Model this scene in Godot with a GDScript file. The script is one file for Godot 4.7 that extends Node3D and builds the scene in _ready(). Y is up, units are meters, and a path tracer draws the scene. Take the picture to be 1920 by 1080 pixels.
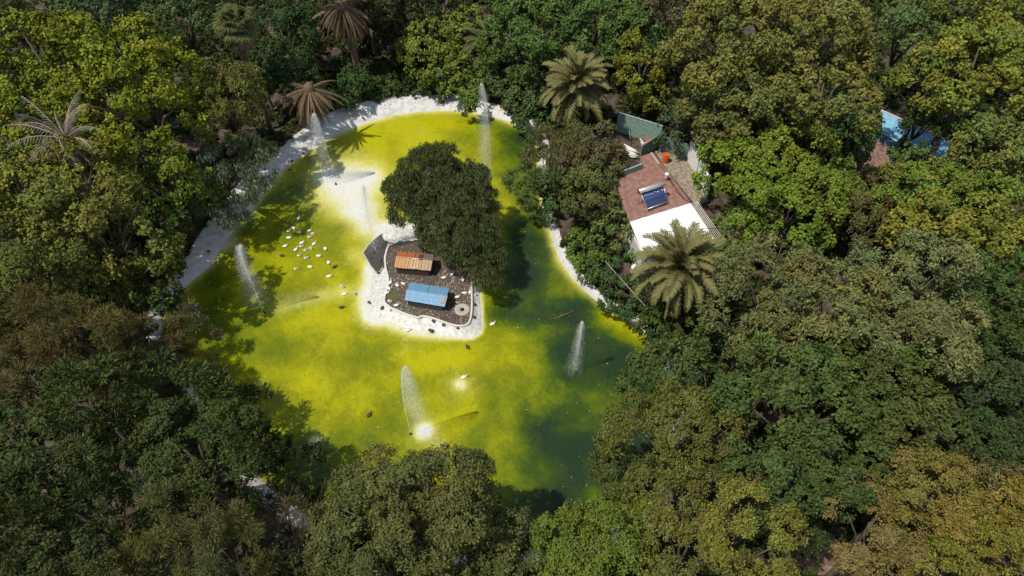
extends Node3D
# Park pond seen from a drone: white-lined banks, a duck island, fountains, a small house and a dense ring of trees.

var rng := RandomNumberGenerator.new()
var taken := {}
var mats := {}
var leaf_total := 0
var dirs: PackedVector3Array = []

# ---------------------------------------------------------------- naming and tagging
func numbered(called: String) -> String:
	var n: int = taken.get(called, -1) + 1
	taken[called] = n
	return called if n == 0 else "%s_%03d" % [called, n]

func thing(called: String, label: String, category: String, at := Vector3.ZERO, turn := 0.0, group := "") -> Node3D:
	var o := Node3D.new()
	o.name = numbered(called)
	add_child(o)
	o.position = at
	o.rotation.y = turn
	o.set_meta("label", label)
	o.set_meta("category", category)
	if group != "":
		o.set_meta("group", group)
	return o

func part(called: String, mesh: Mesh, mat: Material, parent: Node, at := Vector3.ZERO, label := "") -> MeshInstance3D:
	var o := MeshInstance3D.new()
	o.mesh = mesh
	o.material_override = mat
	o.position = at
	var k := called
	var n := 0
	while parent.has_node(NodePath(k)):
		n += 1
		k = "%s_%03d" % [called, n]
	o.name = k
	if label != "":
		o.set_meta("label", label)
	parent.add_child(o, true)
	return o

func parts_from(called: String, mesh: Mesh, mat: Material, parent: Node, n: int, t: Transform3D) -> MeshInstance3D:
	var o := MeshInstance3D.new()
	o.mesh = mesh
	o.material_override = mat
	o.transform = t
	o.name = called if n == 0 else "%s_%03d" % [called, n]
	parent.add_child(o, true)
	return o

func struct(called: String, mesh: Mesh, mat: Material, label := "", category := "", kind := "structure") -> MeshInstance3D:
	var o := MeshInstance3D.new()
	o.mesh = mesh
	o.material_override = mat
	o.name = numbered(called)
	add_child(o)
	o.set_meta("kind", kind)
	if label != "":
		o.set_meta("label", label)
		o.set_meta("category", category)
	return o

# ---------------------------------------------------------------- materials
func lin(r: float, g: float, b: float) -> Color:
	return Color(r, g, b).linear_to_srgb()

func mat(r: float, g: float, b: float, rough := 0.85, metal := 0.0) -> StandardMaterial3D:
	var key := "%.3f,%.3f,%.3f,%.2f,%.2f" % [r, g, b, rough, metal]
	if mats.has(key):
		return mats[key]
	var m := StandardMaterial3D.new()
	m.albedo_color = lin(r, g, b)
	m.roughness = rough
	m.metallic = metal
	m.cull_mode = BaseMaterial3D.CULL_DISABLED
	mats[key] = m
	return m

func leafmat(r: float, g: float, b: float, through := 0.5) -> StandardMaterial3D:
	var key := "leaf%.4f,%.4f,%.4f" % [r, g, b]
	if mats.has(key):
		return mats[key]
	var m := StandardMaterial3D.new()
	m.albedo_color = lin(minf(r * 1.55, 1.0), minf(g * 1.55, 1.0), minf(b * 1.55, 1.0))   # vertex colours average about 0.65
	m.vertex_color_use_as_albedo = true
	m.roughness = 0.6
	m.metallic_specular = 0.22
	m.backlight = Color(through, through, through)
	m.cull_mode = BaseMaterial3D.CULL_DISABLED
	mats[key] = m
	return m

func noise_tex(sd: int, freq: float, colors: PackedColorArray, offs: PackedFloat32Array, size := 512, octaves := 5, kind := FastNoiseLite.TYPE_SIMPLEX_SMOOTH) -> NoiseTexture2D:
	var n := FastNoiseLite.new()
	n.seed = sd
	n.frequency = freq
	n.fractal_octaves = octaves
	n.noise_type = kind
	var g := Gradient.new()
	g.offsets = offs
	g.colors = colors
	var t := NoiseTexture2D.new()
	t.width = size
	t.height = size
	t.seamless = true
	t.noise = n
	t.color_ramp = g
	return t

func worn(sd: int, a: Color, b: Color, c: Color, metres: float, rough := 0.9, freq := 0.012) -> StandardMaterial3D:
	var m := StandardMaterial3D.new()
	m.albedo_texture = noise_tex(sd, freq, PackedColorArray([a.linear_to_srgb(), b.linear_to_srgb(), c.linear_to_srgb()]), PackedFloat32Array([0.25, 0.5, 0.75]), 512, 6)
	m.uv1_triplanar = true
	m.uv1_world_triplanar = true
	m.uv1_scale = Vector3.ONE / metres
	m.roughness = rough
	m.cull_mode = BaseMaterial3D.CULL_DISABLED
	return m

# ---------------------------------------------------------------- mesh helpers
func mesh_of(v: PackedVector3Array, c := PackedColorArray(), uv := PackedVector2Array(), idx := PackedInt32Array()) -> ArrayMesh:
	var a := []
	a.resize(Mesh.ARRAY_MAX)
	a[Mesh.ARRAY_VERTEX] = v
	if c.size():
		a[Mesh.ARRAY_COLOR] = c
	if uv.size():
		a[Mesh.ARRAY_TEX_UV] = uv
	if idx.size():
		a[Mesh.ARRAY_INDEX] = idx
	var m := ArrayMesh.new()
	m.add_surface_from_arrays(Mesh.PRIMITIVE_TRIANGLES, a)
	return m

func st_new() -> SurfaceTool:
	var st := SurfaceTool.new()
	st.begin(Mesh.PRIMITIVE_TRIANGLES)
	return st

func st_end(st: SurfaceTool) -> ArrayMesh:
	st.generate_normals()
	return st.commit()

func quad(st: SurfaceTool, a: Vector3, b: Vector3, c: Vector3, d: Vector3) -> void:
	for p in [a, b, c, a, c, d]:
		st.add_vertex(p)

# box between two corners with chamfered look left to size; c = centre, s = size, basis turns it
func box(st: SurfaceTool, c: Vector3, s: Vector3, b := Basis.IDENTITY) -> void:
	var h := s * 0.5
	var p: Array[Vector3] = []
	for i in 8:
		p.append(c + b * Vector3(h.x if i & 1 else -h.x, h.y if i & 2 else -h.y, h.z if i & 4 else -h.z))
	st.set_smooth_group(-1)
	quad(st, p[0], p[1], p[3], p[2])
	quad(st, p[5], p[4], p[6], p[7])
	quad(st, p[4], p[0], p[2], p[6])
	quad(st, p[1], p[5], p[7], p[3])
	quad(st, p[2], p[3], p[7], p[6])
	quad(st, p[4], p[5], p[1], p[0])

# a slab: four corners of its top (in order round it), thickness downwards
func slab(a: Vector3, b: Vector3, c: Vector3, d: Vector3, thick: float) -> ArrayMesh:
	var st := st_new()
	st.set_smooth_group(-1)
	var dn := Vector3(0, -thick, 0)
	quad(st, a, b, c, d)
	quad(st, d + dn, c + dn, b + dn, a + dn)
	quad(st, b, a, a + dn, b + dn)
	quad(st, c, b, b + dn, c + dn)
	quad(st, d, c, c + dn, d + dn)
	quad(st, a, d, d + dn, a + dn)
	return st_end(st)

# a corrugated sheet over the four corners a-b (eave side), d-c: ribs run from a-b to d-c
func corrugated(a: Vector3, b: Vector3, c: Vector3, d: Vector3, ribs: int, amp: float) -> ArrayMesh:
	var st := st_new()
	st.set_smooth_group(-1)
	var n := ribs * 4
	for i in n:
		var t0 := float(i) / n
		var t1 := float(i + 1) / n
		var h0 := Vector3(0, amp if i % 4 in [1, 2] else 0.0, 0)
		var h1 := Vector3(0, amp if (i + 1) % 4 in [1, 2] else 0.0, 0)
		quad(st, a.lerp(b, t0) + h0, a.lerp(b, t1) + h1, d.lerp(c, t1) + h1, d.lerp(c, t0) + h0)
	return st_end(st)

func tube(st: SurfaceTool, pts: PackedVector3Array, radii: PackedFloat32Array, sides := 6) -> void:
	st.set_smooth_group(1)
	var rings: Array[PackedVector3Array] = []
	for i in pts.size():
		var t := (pts[mini(i + 1, pts.size() - 1)] - pts[maxi(i - 1, 0)]).normalized()
		var u := t.cross(Vector3(0.31, 0.2, 0.93)).normalized()
		var w := t.cross(u)
		var ring := PackedVector3Array()
		for k in sides:
			var an := TAU * k / sides
			ring.append(pts[i] + (u * cos(an) + w * sin(an)) * radii[i])
		rings.append(ring)
	for i in rings.size() - 1:
		for k in sides:
			var k2 := (k + 1) % sides
			quad(st, rings[i][k2], rings[i][k], rings[i + 1][k], rings[i + 1][k2])
	for e in [0, rings.size() - 1]:
		for k in sides:
			st.add_vertex(pts[e])
			st.add_vertex(rings[e][k if e == 0 else (k + 1) % sides])
			st.add_vertex(rings[e][(k + 1) % sides if e == 0 else k])

func rod(a: Vector3, b: Vector3, r: float, sides := 6) -> ArrayMesh:
	var st := st_new()
	tube(st, PackedVector3Array([a, b]), PackedFloat32Array([r, r]), sides)
	return st_end(st)

func cyl(r0: float, r1: float, h: float, sides := 14) -> ArrayMesh:
	var st := st_new()
	tube(st, PackedVector3Array([Vector3.ZERO, Vector3(0, h, 0)]), PackedFloat32Array([r0, r1]), sides)
	return st_end(st)

func lathe(profile: PackedVector2Array, sides := 18) -> ArrayMesh:
	var st := st_new()
	st.set_smooth_group(-1)
	for i in profile.size() - 1:
		for k in sides:
			var a0 := TAU * k / sides
			var a1 := TAU * (k + 1) / sides
			var p := profile[i]
			var q := profile[i + 1]
			quad(st, Vector3(p.x * cos(a0), p.y, p.x * sin(a0)), Vector3(p.x * cos(a1), p.y, p.x * sin(a1)), Vector3(q.x * cos(a1), q.y, q.x * sin(a1)), Vector3(q.x * cos(a0), q.y, q.x * sin(a0)))
	return st_end(st)

func rdir() -> Vector3:
	return dirs[rng.randi() & 1023]

# ---------------------------------------------------------------- foliage
# style: lobe (m), clump (m), leaves per clump, axis 0 any / 1 hanging / 2 outwards, leaf length and width, cover, tint spread, low (how far below the middle the crown reaches)
func crown(sd: int, r: Vector3, s: Dictionary, fine := 1.0) -> ArrayMesh:
	rng.seed = sd
	var v := PackedVector3Array()
	var col := PackedColorArray()
	var idx := PackedInt32Array()
	var lobe: float = s.lobe
	lobe = minf(lobe, minf(r.x, r.z) * 0.55)
	var area := 2.6 * PI * pow((pow(r.x * r.y, 1.6) + pow(r.x * r.z, 1.6) + pow(r.y * r.z, 1.6)) / 3.0, 1.0 / 1.6)
	var n_lobes := maxi(7, int(area * 1.05 * s.get("fill", 1.0) / (PI * lobe * lobe)))
	var low: float = s.get("low", 0.45)
	var cr: float = s.clump
	var m := int(s.leaves / (fine * fine))
	var axis: int = s.axis
	var len0: float = s.len * fine
	var wid0: float = s.wid * fine
	var tint: float = s.tint
	var tips: float = s.get("tips", 0.0)
	var spin := rng.randf() * TAU
	for i in n_lobes:
		var y := 1.0 - (i + 0.5) / n_lobes * (1.0 + low)
		var an := spin + i * 2.39996 + rng.randf_range(-0.5, 0.5)
		var hr := sqrt(maxf(0.0, 1.0 - y * y))
		var d := Vector3(cos(an) * hr, y, sin(an) * hr)
		var k := rng.randf_range(0.7, 0.98) if i % 5 else rng.randf_range(0.4, 0.6)
		var lc := Vector3(d.x * r.x, d.y * r.y, d.z * r.z) * k
		var lr := lobe * rng.randf_range(0.5, 1.12)
		lr = minf(lr, 0.33 * (r.x + r.z))
		if i == 0 and s.get("fill", 1.0) > 1.2:                  # the leafy heart of a closed crown
			lc = Vector3(0, 0.1 * r.y, 0)
			lr = 0.62 * minf(r.x, r.z)
		var lt := rng.randf_range(1.0 - tint, 1.0 + tint)
		var warm := rng.randf_range(-0.1, 0.12)
		var nc := int(lr * lr * 4.0 * 0.62 / (cr * cr) * s.cover * 1.12)
		for j in nc:
			var cd := (rdir() + d * 0.75 + Vector3(0, 0.25, 0)).normalized()
			var cc := lc + Vector3(cd.x, cd.y * 0.85, cd.z) * lr * rng.randf_range(0.72, 1.1)
			var ct := lt * rng.randf_range(0.78, 1.16)
			var crr := cr * rng.randf_range(0.7, 1.25)
			for q in m:
				var od := rdir()
				var p := cc + od * crr * rng.randf_range(0.35, 1.0)
				var nrm := (cd * 0.8 + rdir() * 0.85 + Vector3(0, 0.35, 0)).normalized()
				var u := nrm.cross(rdir())
				if axis == 1:
					u = (Vector3(0, -1, 0) + od * 0.55).normalized()
					nrm = u.cross(rdir())
				elif axis == 2:
					u = (od + cd * 0.7).normalized()
					nrm = u.cross(rdir())
				u = u.normalized()
				var w := nrm.cross(u).normalized()
				var sc := rng.randf_range(0.7, 1.3)
				u *= len0 * 0.5 * sc
				w *= wid0 * 0.5 * sc
				var b := v.size()
				v.append(p - u)
				v.append(p + w)
				v.append(p + u)
				v.append(p - w)
				var t := ct * rng.randf_range(0.78, 1.22) * 0.65
				var cl := Color(minf(t * (1.0 + warm), 1.0), minf(t, 1.0), minf(t * (1.0 - warm * 0.6), 1.0))
				if tips > 0.0 and rng.randf() < tips:
					cl = Color(1, 1, 1)
				col.append(cl)
				col.append(cl)
				col.append(cl)
				col.append(cl)
				idx.append(b)
				idx.append(b + 1)
				idx.append(b + 2)
				idx.append(b)
				idx.append(b + 2)
				idx.append(b + 3)
	leaf_total += idx.size() / 3
	return mesh_of(v, col, PackedVector2Array(), idx)

func trunk_mesh(sd: int, base: Vector3, c: Vector3, r: Vector3, thick: float) -> ArrayMesh:
	rng.seed = sd + 77
	var st := st_new()
	var fork := base.lerp(c, 0.62)
	var mid := base.lerp(fork, 0.5) + Vector3(rng.randf_range(-0.2, 0.2), 0, rng.randf_range(-0.2, 0.2))
	tube(st, PackedVector3Array([base - Vector3(0, 0.3, 0), base + Vector3(0, 0.25, 0), mid, fork]), PackedFloat32Array([thick * 1.5, thick * 1.1, thick * 0.9, thick * 0.75]), 8)
	for i in 9:
		var an := i * 2.4 + rng.randf()
		var y := rng.randf_range(0.0, 0.75)
		var e := c + Vector3(cos(an) * r.x, 0, sin(an) * r.z) * rng.randf_range(0.45, 0.72) + Vector3(0, r.y * y, 0)
		var m := fork.lerp(e, 0.5) + Vector3(0, 0.15 * r.y, 0) + rdir() * 0.25
		tube(st, PackedVector3Array([fork - Vector3(0, 0.2, 0), m, e]), PackedFloat32Array([thick * 0.5, thick * 0.3, thick * 0.08]), 5)
	return st_end(st)

func tree(called: String, style: String, base: Vector3, c: Vector3, r: Vector3, color: Vector3, label: String, category := "tree", fine := 1.0) -> Node3D:
	var sd := hash(label) & 0xffffff
	var o := thing(called, label, category, base)
	var lm := leafmat(color.x, color.y, color.z, 0.5)
	if r.y > 0.9:
		part("trunk", trunk_mesh(sd, Vector3.ZERO, c - base, r, 0.05 + 0.028 * (r.x + r.z)), bark, o)
	var k := part("crown", crown(sd, r, STYLES[style], fine), lm, o, c - base)
	k.set_meta("kind", "stuff")
	return o

# a further bough of the same tree, reaching out from its trunk
func bough(o: Node3D, style: String, c: Vector3, r: Vector3, color: Vector3, sd: int) -> void:
	var at := c - o.position
	var st := st_new()
	var fork := Vector3(0, at.y * 0.55, 0)
	tube(st, PackedVector3Array([fork, fork.lerp(at, 0.5) + Vector3(0, 0.4, 0), at]), PackedFloat32Array([0.14, 0.1, 0.03]), 6)
	part("limb", st_end(st), bark, o)
	part("crown", crown(sd, r, STYLES[style], 0.8), leafmat(color.x, color.y, color.z, 0.5), o, at).set_meta("kind", "stuff")

# thin arching stems without leaves
func twigs(sd: int, n: int, h: float, spread: float, rad: float, sub: int) -> ArrayMesh:
	rng.seed = sd
	var st := st_new()
	for i in n:
		var an := rng.randf() * TAU
		var k := rng.randf_range(0.3, 1.0)
		var tip := Vector3(cos(an) * spread * k, h * rng.randf_range(0.55, 1.0), sin(an) * spread * k)
		var base := Vector3(cos(an), 0, sin(an)) * spread * 0.12 * rng.randf()
		var mid := base.lerp(tip, 0.5) + Vector3(0, h * 0.1, 0) + rdir() * 0.1 * h
		tube(st, PackedVector3Array([base, mid, tip]), PackedFloat32Array([rad, rad * 0.7, rad * 0.25]), 3)
		for j in sub:
			var s := mid.lerp(tip, rng.randf())
			var e := s + (rdir() + (tip - mid).normalized() * 0.8 + Vector3(0, 0.1, 0)).normalized() * h * rng.randf_range(0.1, 0.28)
			tube(st, PackedVector3Array([s, e]), PackedFloat32Array([rad * 0.45, rad * 0.18]), 3)
	return st_end(st)

# ---------------------------------------------------------------- palms
func frond(sd: int, length: float, droop: float, leaflet: float, pairs: int, hang: float, blade := 0.085) -> ArrayMesh:
	rng.seed = sd
	var v := PackedVector3Array()
	var col := PackedColorArray()
	var steps := 10
	var pts := PackedVector3Array()
	var pos := Vector3.ZERO
	var ang := 0.25
	for i in steps + 1:
		pts.append(pos)
		ang -= droop / steps * (0.5 + 1.0 * i / steps)
		pos += Vector3(cos(ang), sin(ang), 0) * length / steps
	for i in steps:                                            # the midrib, a thin three-sided bar
		var w := 0.05 * (1.0 - 0.85 * i / steps)
		var a := pts[i]
		var b := pts[i + 1]
		for s in [[Vector3(0, 0, w), Vector3(0, w, 0)], [Vector3(0, w, 0), Vector3(0, 0, -w)], [Vector3(0, 0, -w), Vector3(0, 0, w)]]:
			for p in [a + s[0], a + s[1], b + s[1], a + s[0], b + s[1], b + s[0]]:
				v.append(p)
				col.append(Color(0.95, 0.9, 0.75))
	for i in pairs:
		var t := 0.1 + 0.9 * i / pairs
		var f := t * steps
		var k := mini(int(f), steps - 1)
		var at := pts[k].lerp(pts[k + 1], f - k)
		var fw := (pts[k + 1] - pts[k]).normalized()
		var up := Vector3(-fw.y, fw.x, 0)
		var l := leaflet * (0.45 + 0.75 * sin(PI * minf(t * 0.85 + 0.12, 1.0))) * rng.randf_range(0.85, 1.1)
		for s in [-1.0, 1.0]:
			var dir := (Vector3(0, 0, s) * 0.8 + fw * 0.65 + up * 0.45 * (1.0 - hang) + Vector3(0, -1, 0) * hang * 1.3 + rdir() * 0.12).normalized()
			var w := fw * blade * 0.5
			var m := at + dir * l * 0.45
			var e := at + dir * l + Vector3(0, -0.1 * l, 0)
			var sh := rng.randf_range(0.5, 0.8)
			for p in [at - w * 0.6, at + w * 0.6, m + w, at - w * 0.6, m + w, m - w, m - w, m + w, e]:
				v.append(p)
				col.append(Color(sh, sh, sh * 0.95))
	return mesh_of(v, col)

func fan_leaf(sd: int, petiole: float, radius: float) -> ArrayMesh:
	rng.seed = sd
	var v := PackedVector3Array()
	var col := PackedColorArray()
	for p in [Vector3(0, 0, 0.02), Vector3(0, 0, -0.02), Vector3(petiole, 0.15 * petiole, 0)]:
		v.append(p)
		col.append(Color(0.8, 0.8, 0.6))
	var c := Vector3(petiole, 0.15 * petiole, 0)
	for i in 22:
		var an := lerpf(-2.0, 2.0, i / 21.0)
		var d := Vector3(cos(an), 0.1 - 0.25 * absf(sin(an)), sin(an)).normalized()
		var w := Vector3(-sin(an), 0.25 if i % 2 else -0.25, cos(an)) * 0.05
		var l := radius * rng.randf_range(0.85, 1.05)
		var e := c + d * l + Vector3(0, -0.3 * l, 0)
		var mid := c + d * l * 0.6
		var sh := rng.randf_range(0.5, 0.85)
		for p in [c, mid + w, mid - w, mid - w, mid + w, e]:
			v.append(p)
			col.append(Color(sh, sh, sh))
	return mesh_of(v, col)

# rings: [count, elevation of the frond at its base in degrees, mesh kind]
func palm(called: String, base: Vector3, top: Vector3, rings: Array, kinds: Array, leaf: Material, label: String, sd: int, thick := 0.32, scale_ := 1.0, extra: Material = null) -> Node3D:
	var o := thing(called, label, "palm tree", base)
	rng.seed = sd
	var st := st_new()
	var c := top - base
	tube(st, PackedVector3Array([Vector3(0, -0.2, 0), c * 0.3 + Vector3(0.08, 0, 0), c * 0.7, c + Vector3(0, -0.15, 0)]), PackedFloat32Array([thick * 1.2, thick, thick * 0.95, thick * 1.25]), 10)
	part("trunk", st_end(st), palm_bark, o)
	st = st_new()
	tube(st, PackedVector3Array([c + Vector3(0, -0.9, 0), c + Vector3(0, -0.3, 0), c + Vector3(0, 0.25, 0)]), PackedFloat32Array([thick * 1.1, thick * 1.6, thick * 0.5]), 10)
	part("crown_base", st_end(st), palm_bark, o)
	var n := 0
	for ring in rings:
		for i in ring[0]:
			var an: float = TAU * (i + rng.randf_range(-0.32, 0.32)) / ring[0] + n * 0.37
			var el := deg_to_rad(ring[1] + rng.randf_range(-14.0, 14.0))
			var b := Basis(Vector3.UP, an) * Basis(Vector3(0, 0, 1), el) * Basis(Vector3(1, 0, 0), rng.randf_range(-0.4, 0.4))
			var dead: bool = ring.size() > 3
			var s := scale_ * (rng.randf_range(0.55, 1.15) if dead else rng.randf_range(0.8, 1.1))
			parts_from("dry_frond" if dead and extra else "frond", kinds[ring[2] + (rng.randi() % 2)], (extra if i % 3 else dark_dry) if dead and extra else leaf, o, n, Transform3D(b.scaled(Vector3.ONE * s), c + Vector3(0, 0.05 if ring[1] > 0 else -0.25, 0) + b.x * thick * 0.6))
			n += 1
	return o

# ---------------------------------------------------------------- ducks
func duck_body(sd: int, plump: float, patched: int) -> ArrayMesh:
	rng.seed = sd
	# rings along the spine: x forward, y up, half width, half height
	var rings := [[-0.27, 0.115, 0.006, 0.004], [-0.2, 0.1, 0.05, 0.022], [-0.12, 0.085, 0.085, 0.062], [-0.02, 0.075, 0.105, 0.083], [0.08, 0.08, 0.095, 0.082], [0.145, 0.105, 0.06, 0.07], [0.165, 0.16, 0.036, 0.038], [0.172, 0.21, 0.031, 0.03], [0.185, 0.245, 0.037, 0.034], [0.215, 0.255, 0.034, 0.03], [0.243, 0.25, 0.014, 0.013]]
	var v := PackedVector3Array()
	var col := PackedColorArray()
	var idx := PackedInt32Array()
	var sides := 10
	for i in rings.size():
		var a: Array = rings[i]
		var nx: Array = rings[mini(i + 1, rings.size() - 1)]
		var pv: Array = rings[maxi(i - 1, 0)]
		var t := Vector3(nx[0] - pv[0], nx[1] - pv[1], 0).normalized()
		var up := Vector3(-t.y, t.x, 0)
		for k in sides:
			var an := TAU * k / sides
			v.append(Vector3(a[0], a[1], 0) + up * sin(an) * a[3] * plump + Vector3(0, 0, cos(an) * a[2] * plump))
			var dark := patched == 2 or (patched == 1 and ((i >= 3 and i <= 4 and sin(an) > 0.2) or (i >= 8 and sin(an) > 0.3) or i <= 1))
			col.append(Color(0.06, 0.05, 0.045) if dark else Color(0.82, 0.8, 0.76) * rng.randf_range(0.9, 1.0))
	for i in rings.size() - 1:
		for k in sides:
			var k2 := (k + 1) % sides
			for q in [i * sides + k, i * sides + k2, (i + 1) * sides + k2, i * sides + k, (i + 1) * sides + k2, (i + 1) * sides + k]:
				idx.append(q)
	return mesh_of(v, col, PackedVector2Array(), idx)

var duck_kinds := []
func duck(kind: int, at: Vector3, turn: float, size: float, label: String, group: String) -> void:
	if duck_kinds.is_empty():
		for k in 4:
			var o := Node3D.new()
			o.name = "duck"
			var m := StandardMaterial3D.new()
			m.vertex_color_use_as_albedo = true
			m.roughness = 0.8
			if k == 3:
				m.albedo_color = lin(0.42, 0.27, 0.16)
			m.cull_mode = BaseMaterial3D.CULL_DISABLED
			part("body", duck_body(k, 1.0, [0, 1, 2, 0][k]), m, o)
			var st := st_new()
			tube(st, PackedVector3Array([Vector3(0.236, 0.248, 0), Vector3(0.262, 0.24, 0), Vector3(0.288, 0.234, 0)]), PackedFloat32Array([0.015, 0.016, 0.009]), 6)
			part("bill", st_end(st), mat(0.6, 0.28, 0.04, 0.5), o)
			for s in [-1.0, 1.0]:
				st = st_new()
				tube(st, PackedVector3Array([Vector3(0.09, 0.1, s * 0.085), Vector3(0.0, 0.115, s * 0.098), Vector3(-0.12, 0.115, s * 0.07), Vector3(-0.21, 0.12, s * 0.025)]), PackedFloat32Array([0.015, 0.042, 0.036, 0.006]), 6)
				part("wing", st_end(st), [mat(0.8, 0.78, 0.74), mat(0.75, 0.73, 0.7), mat(0.03, 0.027, 0.025), mat(0.3, 0.2, 0.12)][k], o)
			duck_kinds.append(o)
	var d: Node3D = duck_kinds[kind].duplicate()
	d.name = numbered("duck")
	add_child(d)
	d.position = at
	d.rotation.y = turn
	d.scale = Vector3.ONE * size
	d.set_meta("label", label)
	d.set_meta("category", "duck")
	d.set_meta("group", group)

# ---------------------------------------------------------------- fountains
# nozzle, top of the jet and landing point, all local to the nozzle; drops are real specks of water
func fountain(at: Vector3, top: Vector3, land: Vector3, drops: int, spread: float, label: String, size := 0.017) -> void:
	var o := thing("fountain", label, "fountain", at, 0.0, "water jets in the pond")
	rng.seed = hash(label) & 0xffffff
	part("nozzle", cyl(0.1, 0.06, 0.28, 10), mat(0.05, 0.05, 0.05, 0.6), o, Vector3(0, -0.05, 0))
	var v := PackedVector3Array()
	for i in drops:
		var up := rng.randf() < 0.16
		var k := pow(rng.randf(), 0.7) if up else sqrt(rng.randf_range(0.1, 1.0))      # how far up the jet
		var p := Vector3(top.x * k * k, top.y * (1.0 - (1.0 - k) * (1.0 - k)), top.z * k)
		if up:
			p += rdir() * (0.015 + 0.08 * k) * rng.randf() * (0.6 + spread)
		else:                                                     # torn off there and falling downwind
			var t := pow(rng.randf(), 0.8)
			p.y *= 1.0 - t * t
			p += Vector3(land.x - top.x, 0, land.z - top.z) * t * rng.randf_range(0.15, 1.0)
			p += rdir() * Vector3(1, 0.5, 1) * spread * (0.15 + 0.85 * t) * pow(rng.randf(), 0.7)
		if p.y > 0.02:
			drop(v, p, size * rng.randf_range(0.6, 1.5))
	var k := part("jet", mesh_of(v), water_drop, o)
	k.set_meta("kind", "stuff")
	# broken water where the jet comes down
	v = PackedVector3Array()
	for i in drops / 25:
		var q := rdir() * sqrt(rng.randf()) * spread * 1.1
		drop(v, Vector3(land.x + q.x, 0.015 + 0.04 * rng.randf(), land.z + q.z), size * 1.3)
	k = part("splash", mesh_of(v), water_drop, o)
	k.set_meta("kind", "stuff")

func drop(v: PackedVector3Array, p: Vector3, s: float) -> void:
	v.append(p)
	v.append(p + rdir() * s)
	v.append(p + rdir() * s)

var dark_dry: StandardMaterial3D
var bark: StandardMaterial3D
var palm_bark: StandardMaterial3D
var water_drop: StandardMaterial3D

const STYLES := {
	"ash": {"lobe": 1.35, "clump": 0.36, "leaves": 13, "axis": 0, "len": 0.32, "wid": 0.19, "cover": 1.0, "tint": 0.12},
	"dense": {"lobe": 1.2, "clump": 0.33, "leaves": 14, "axis": 0, "len": 0.27, "wid": 0.17, "cover": 1.05, "tint": 0.1},
	"fine": {"lobe": 1.0, "clump": 0.3, "leaves": 15, "axis": 0, "len": 0.24, "wid": 0.12, "cover": 1.1, "tint": 0.12},
	"jag": {"lobe": 1.25, "clump": 0.4, "leaves": 11, "axis": 2, "len": 0.46, "wid": 0.13, "cover": 1.25, "tint": 0.14},
	"willow": {"lobe": 1.0, "clump": 0.34, "leaves": 16, "axis": 1, "len": 0.34, "wid": 0.075, "cover": 1.75, "tint": 0.1, "low": 0.6},
	"pepper": {"lobe": 0.8, "clump": 0.3, "leaves": 17, "axis": 1, "len": 0.3, "wid": 0.065, "cover": 1.7, "tint": 0.1, "low": 0.6, "fill": 2.0},
	"feather": {"lobe": 0.95, "clump": 0.34, "leaves": 18, "axis": 2, "len": 0.42, "wid": 0.05, "cover": 1.35, "tint": 0.14, "low": 0.55},
	"silver": {"lobe": 1.3, "clump": 0.36, "leaves": 14, "axis": 0, "len": 0.34, "wid": 0.14, "cover": 1.1, "tint": 0.14, "tips": 0.025},
	"broad": {"lobe": 0.95, "clump": 0.32, "leaves": 11, "axis": 0, "len": 0.3, "wid": 0.2, "cover": 1.1, "tint": 0.12},
	"dome": {"lobe": 1.0, "clump": 0.32, "leaves": 15, "axis": 0, "len": 0.26, "wid": 0.13, "cover": 1.1, "tint": 0.1, "fill": 1.75, "low": 0.7},
	"hedge": {"lobe": 0.6, "clump": 0.26, "leaves": 11, "axis": 0, "len": 0.24, "wid": 0.14, "cover": 1.1, "tint": 0.12, "low": 0.3},
}

const POND_C := Vector2(-8.033, -34.138)
const POND_R := [14.71, 15.51, 16.60, 18.06, 19.20, 20.02, 20.61, 21.12, 21.53, 21.95, 22.24, 22.60, 22.99, 23.44, 23.76, 24.02, 23.84, 23.61, 23.28, 22.97, 22.63, 22.27, 21.85, 21.51, 21.15, 20.82, 20.56, 20.21, 19.91, 19.68, 19.37, 19.11, 18.91, 18.71, 18.51, 18.36, 18.20, 17.95, 17.76, 17.61, 17.39, 17.23, 17.12, 17.05, 16.94, 16.85, 16.81, 16.81, 16.86, 16.93, 17.04, 17.19, 17.39, 17.65, 17.98, 18.38, 18.85, 19.15, 19.34, 19.16, 19.03, 18.56, 18.14, 17.73, 17.38, 17.43, 17.60, 17.70, 17.82, 17.98, 18.12, 18.32, 18.60, 19.04, 19.56, 20.07, 20.58, 21.12, 21.49, 21.87, 22.21, 22.63, 23.00, 23.35, 23.77, 24.05, 24.30, 24.61, 24.73, 24.92, 25.04, 25.12, 25.12, 25.03, 24.93, 24.74, 24.53, 24.22, 23.88, 22.91, 21.24, 19.61, 18.19, 17.08, 16.21, 15.47, 14.90, 14.48, 14.12, 13.80, 13.49, 13.23, 13.05, 12.97, 12.93, 13.00, 13.15, 13.35, 13.70, 14.13]
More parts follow.
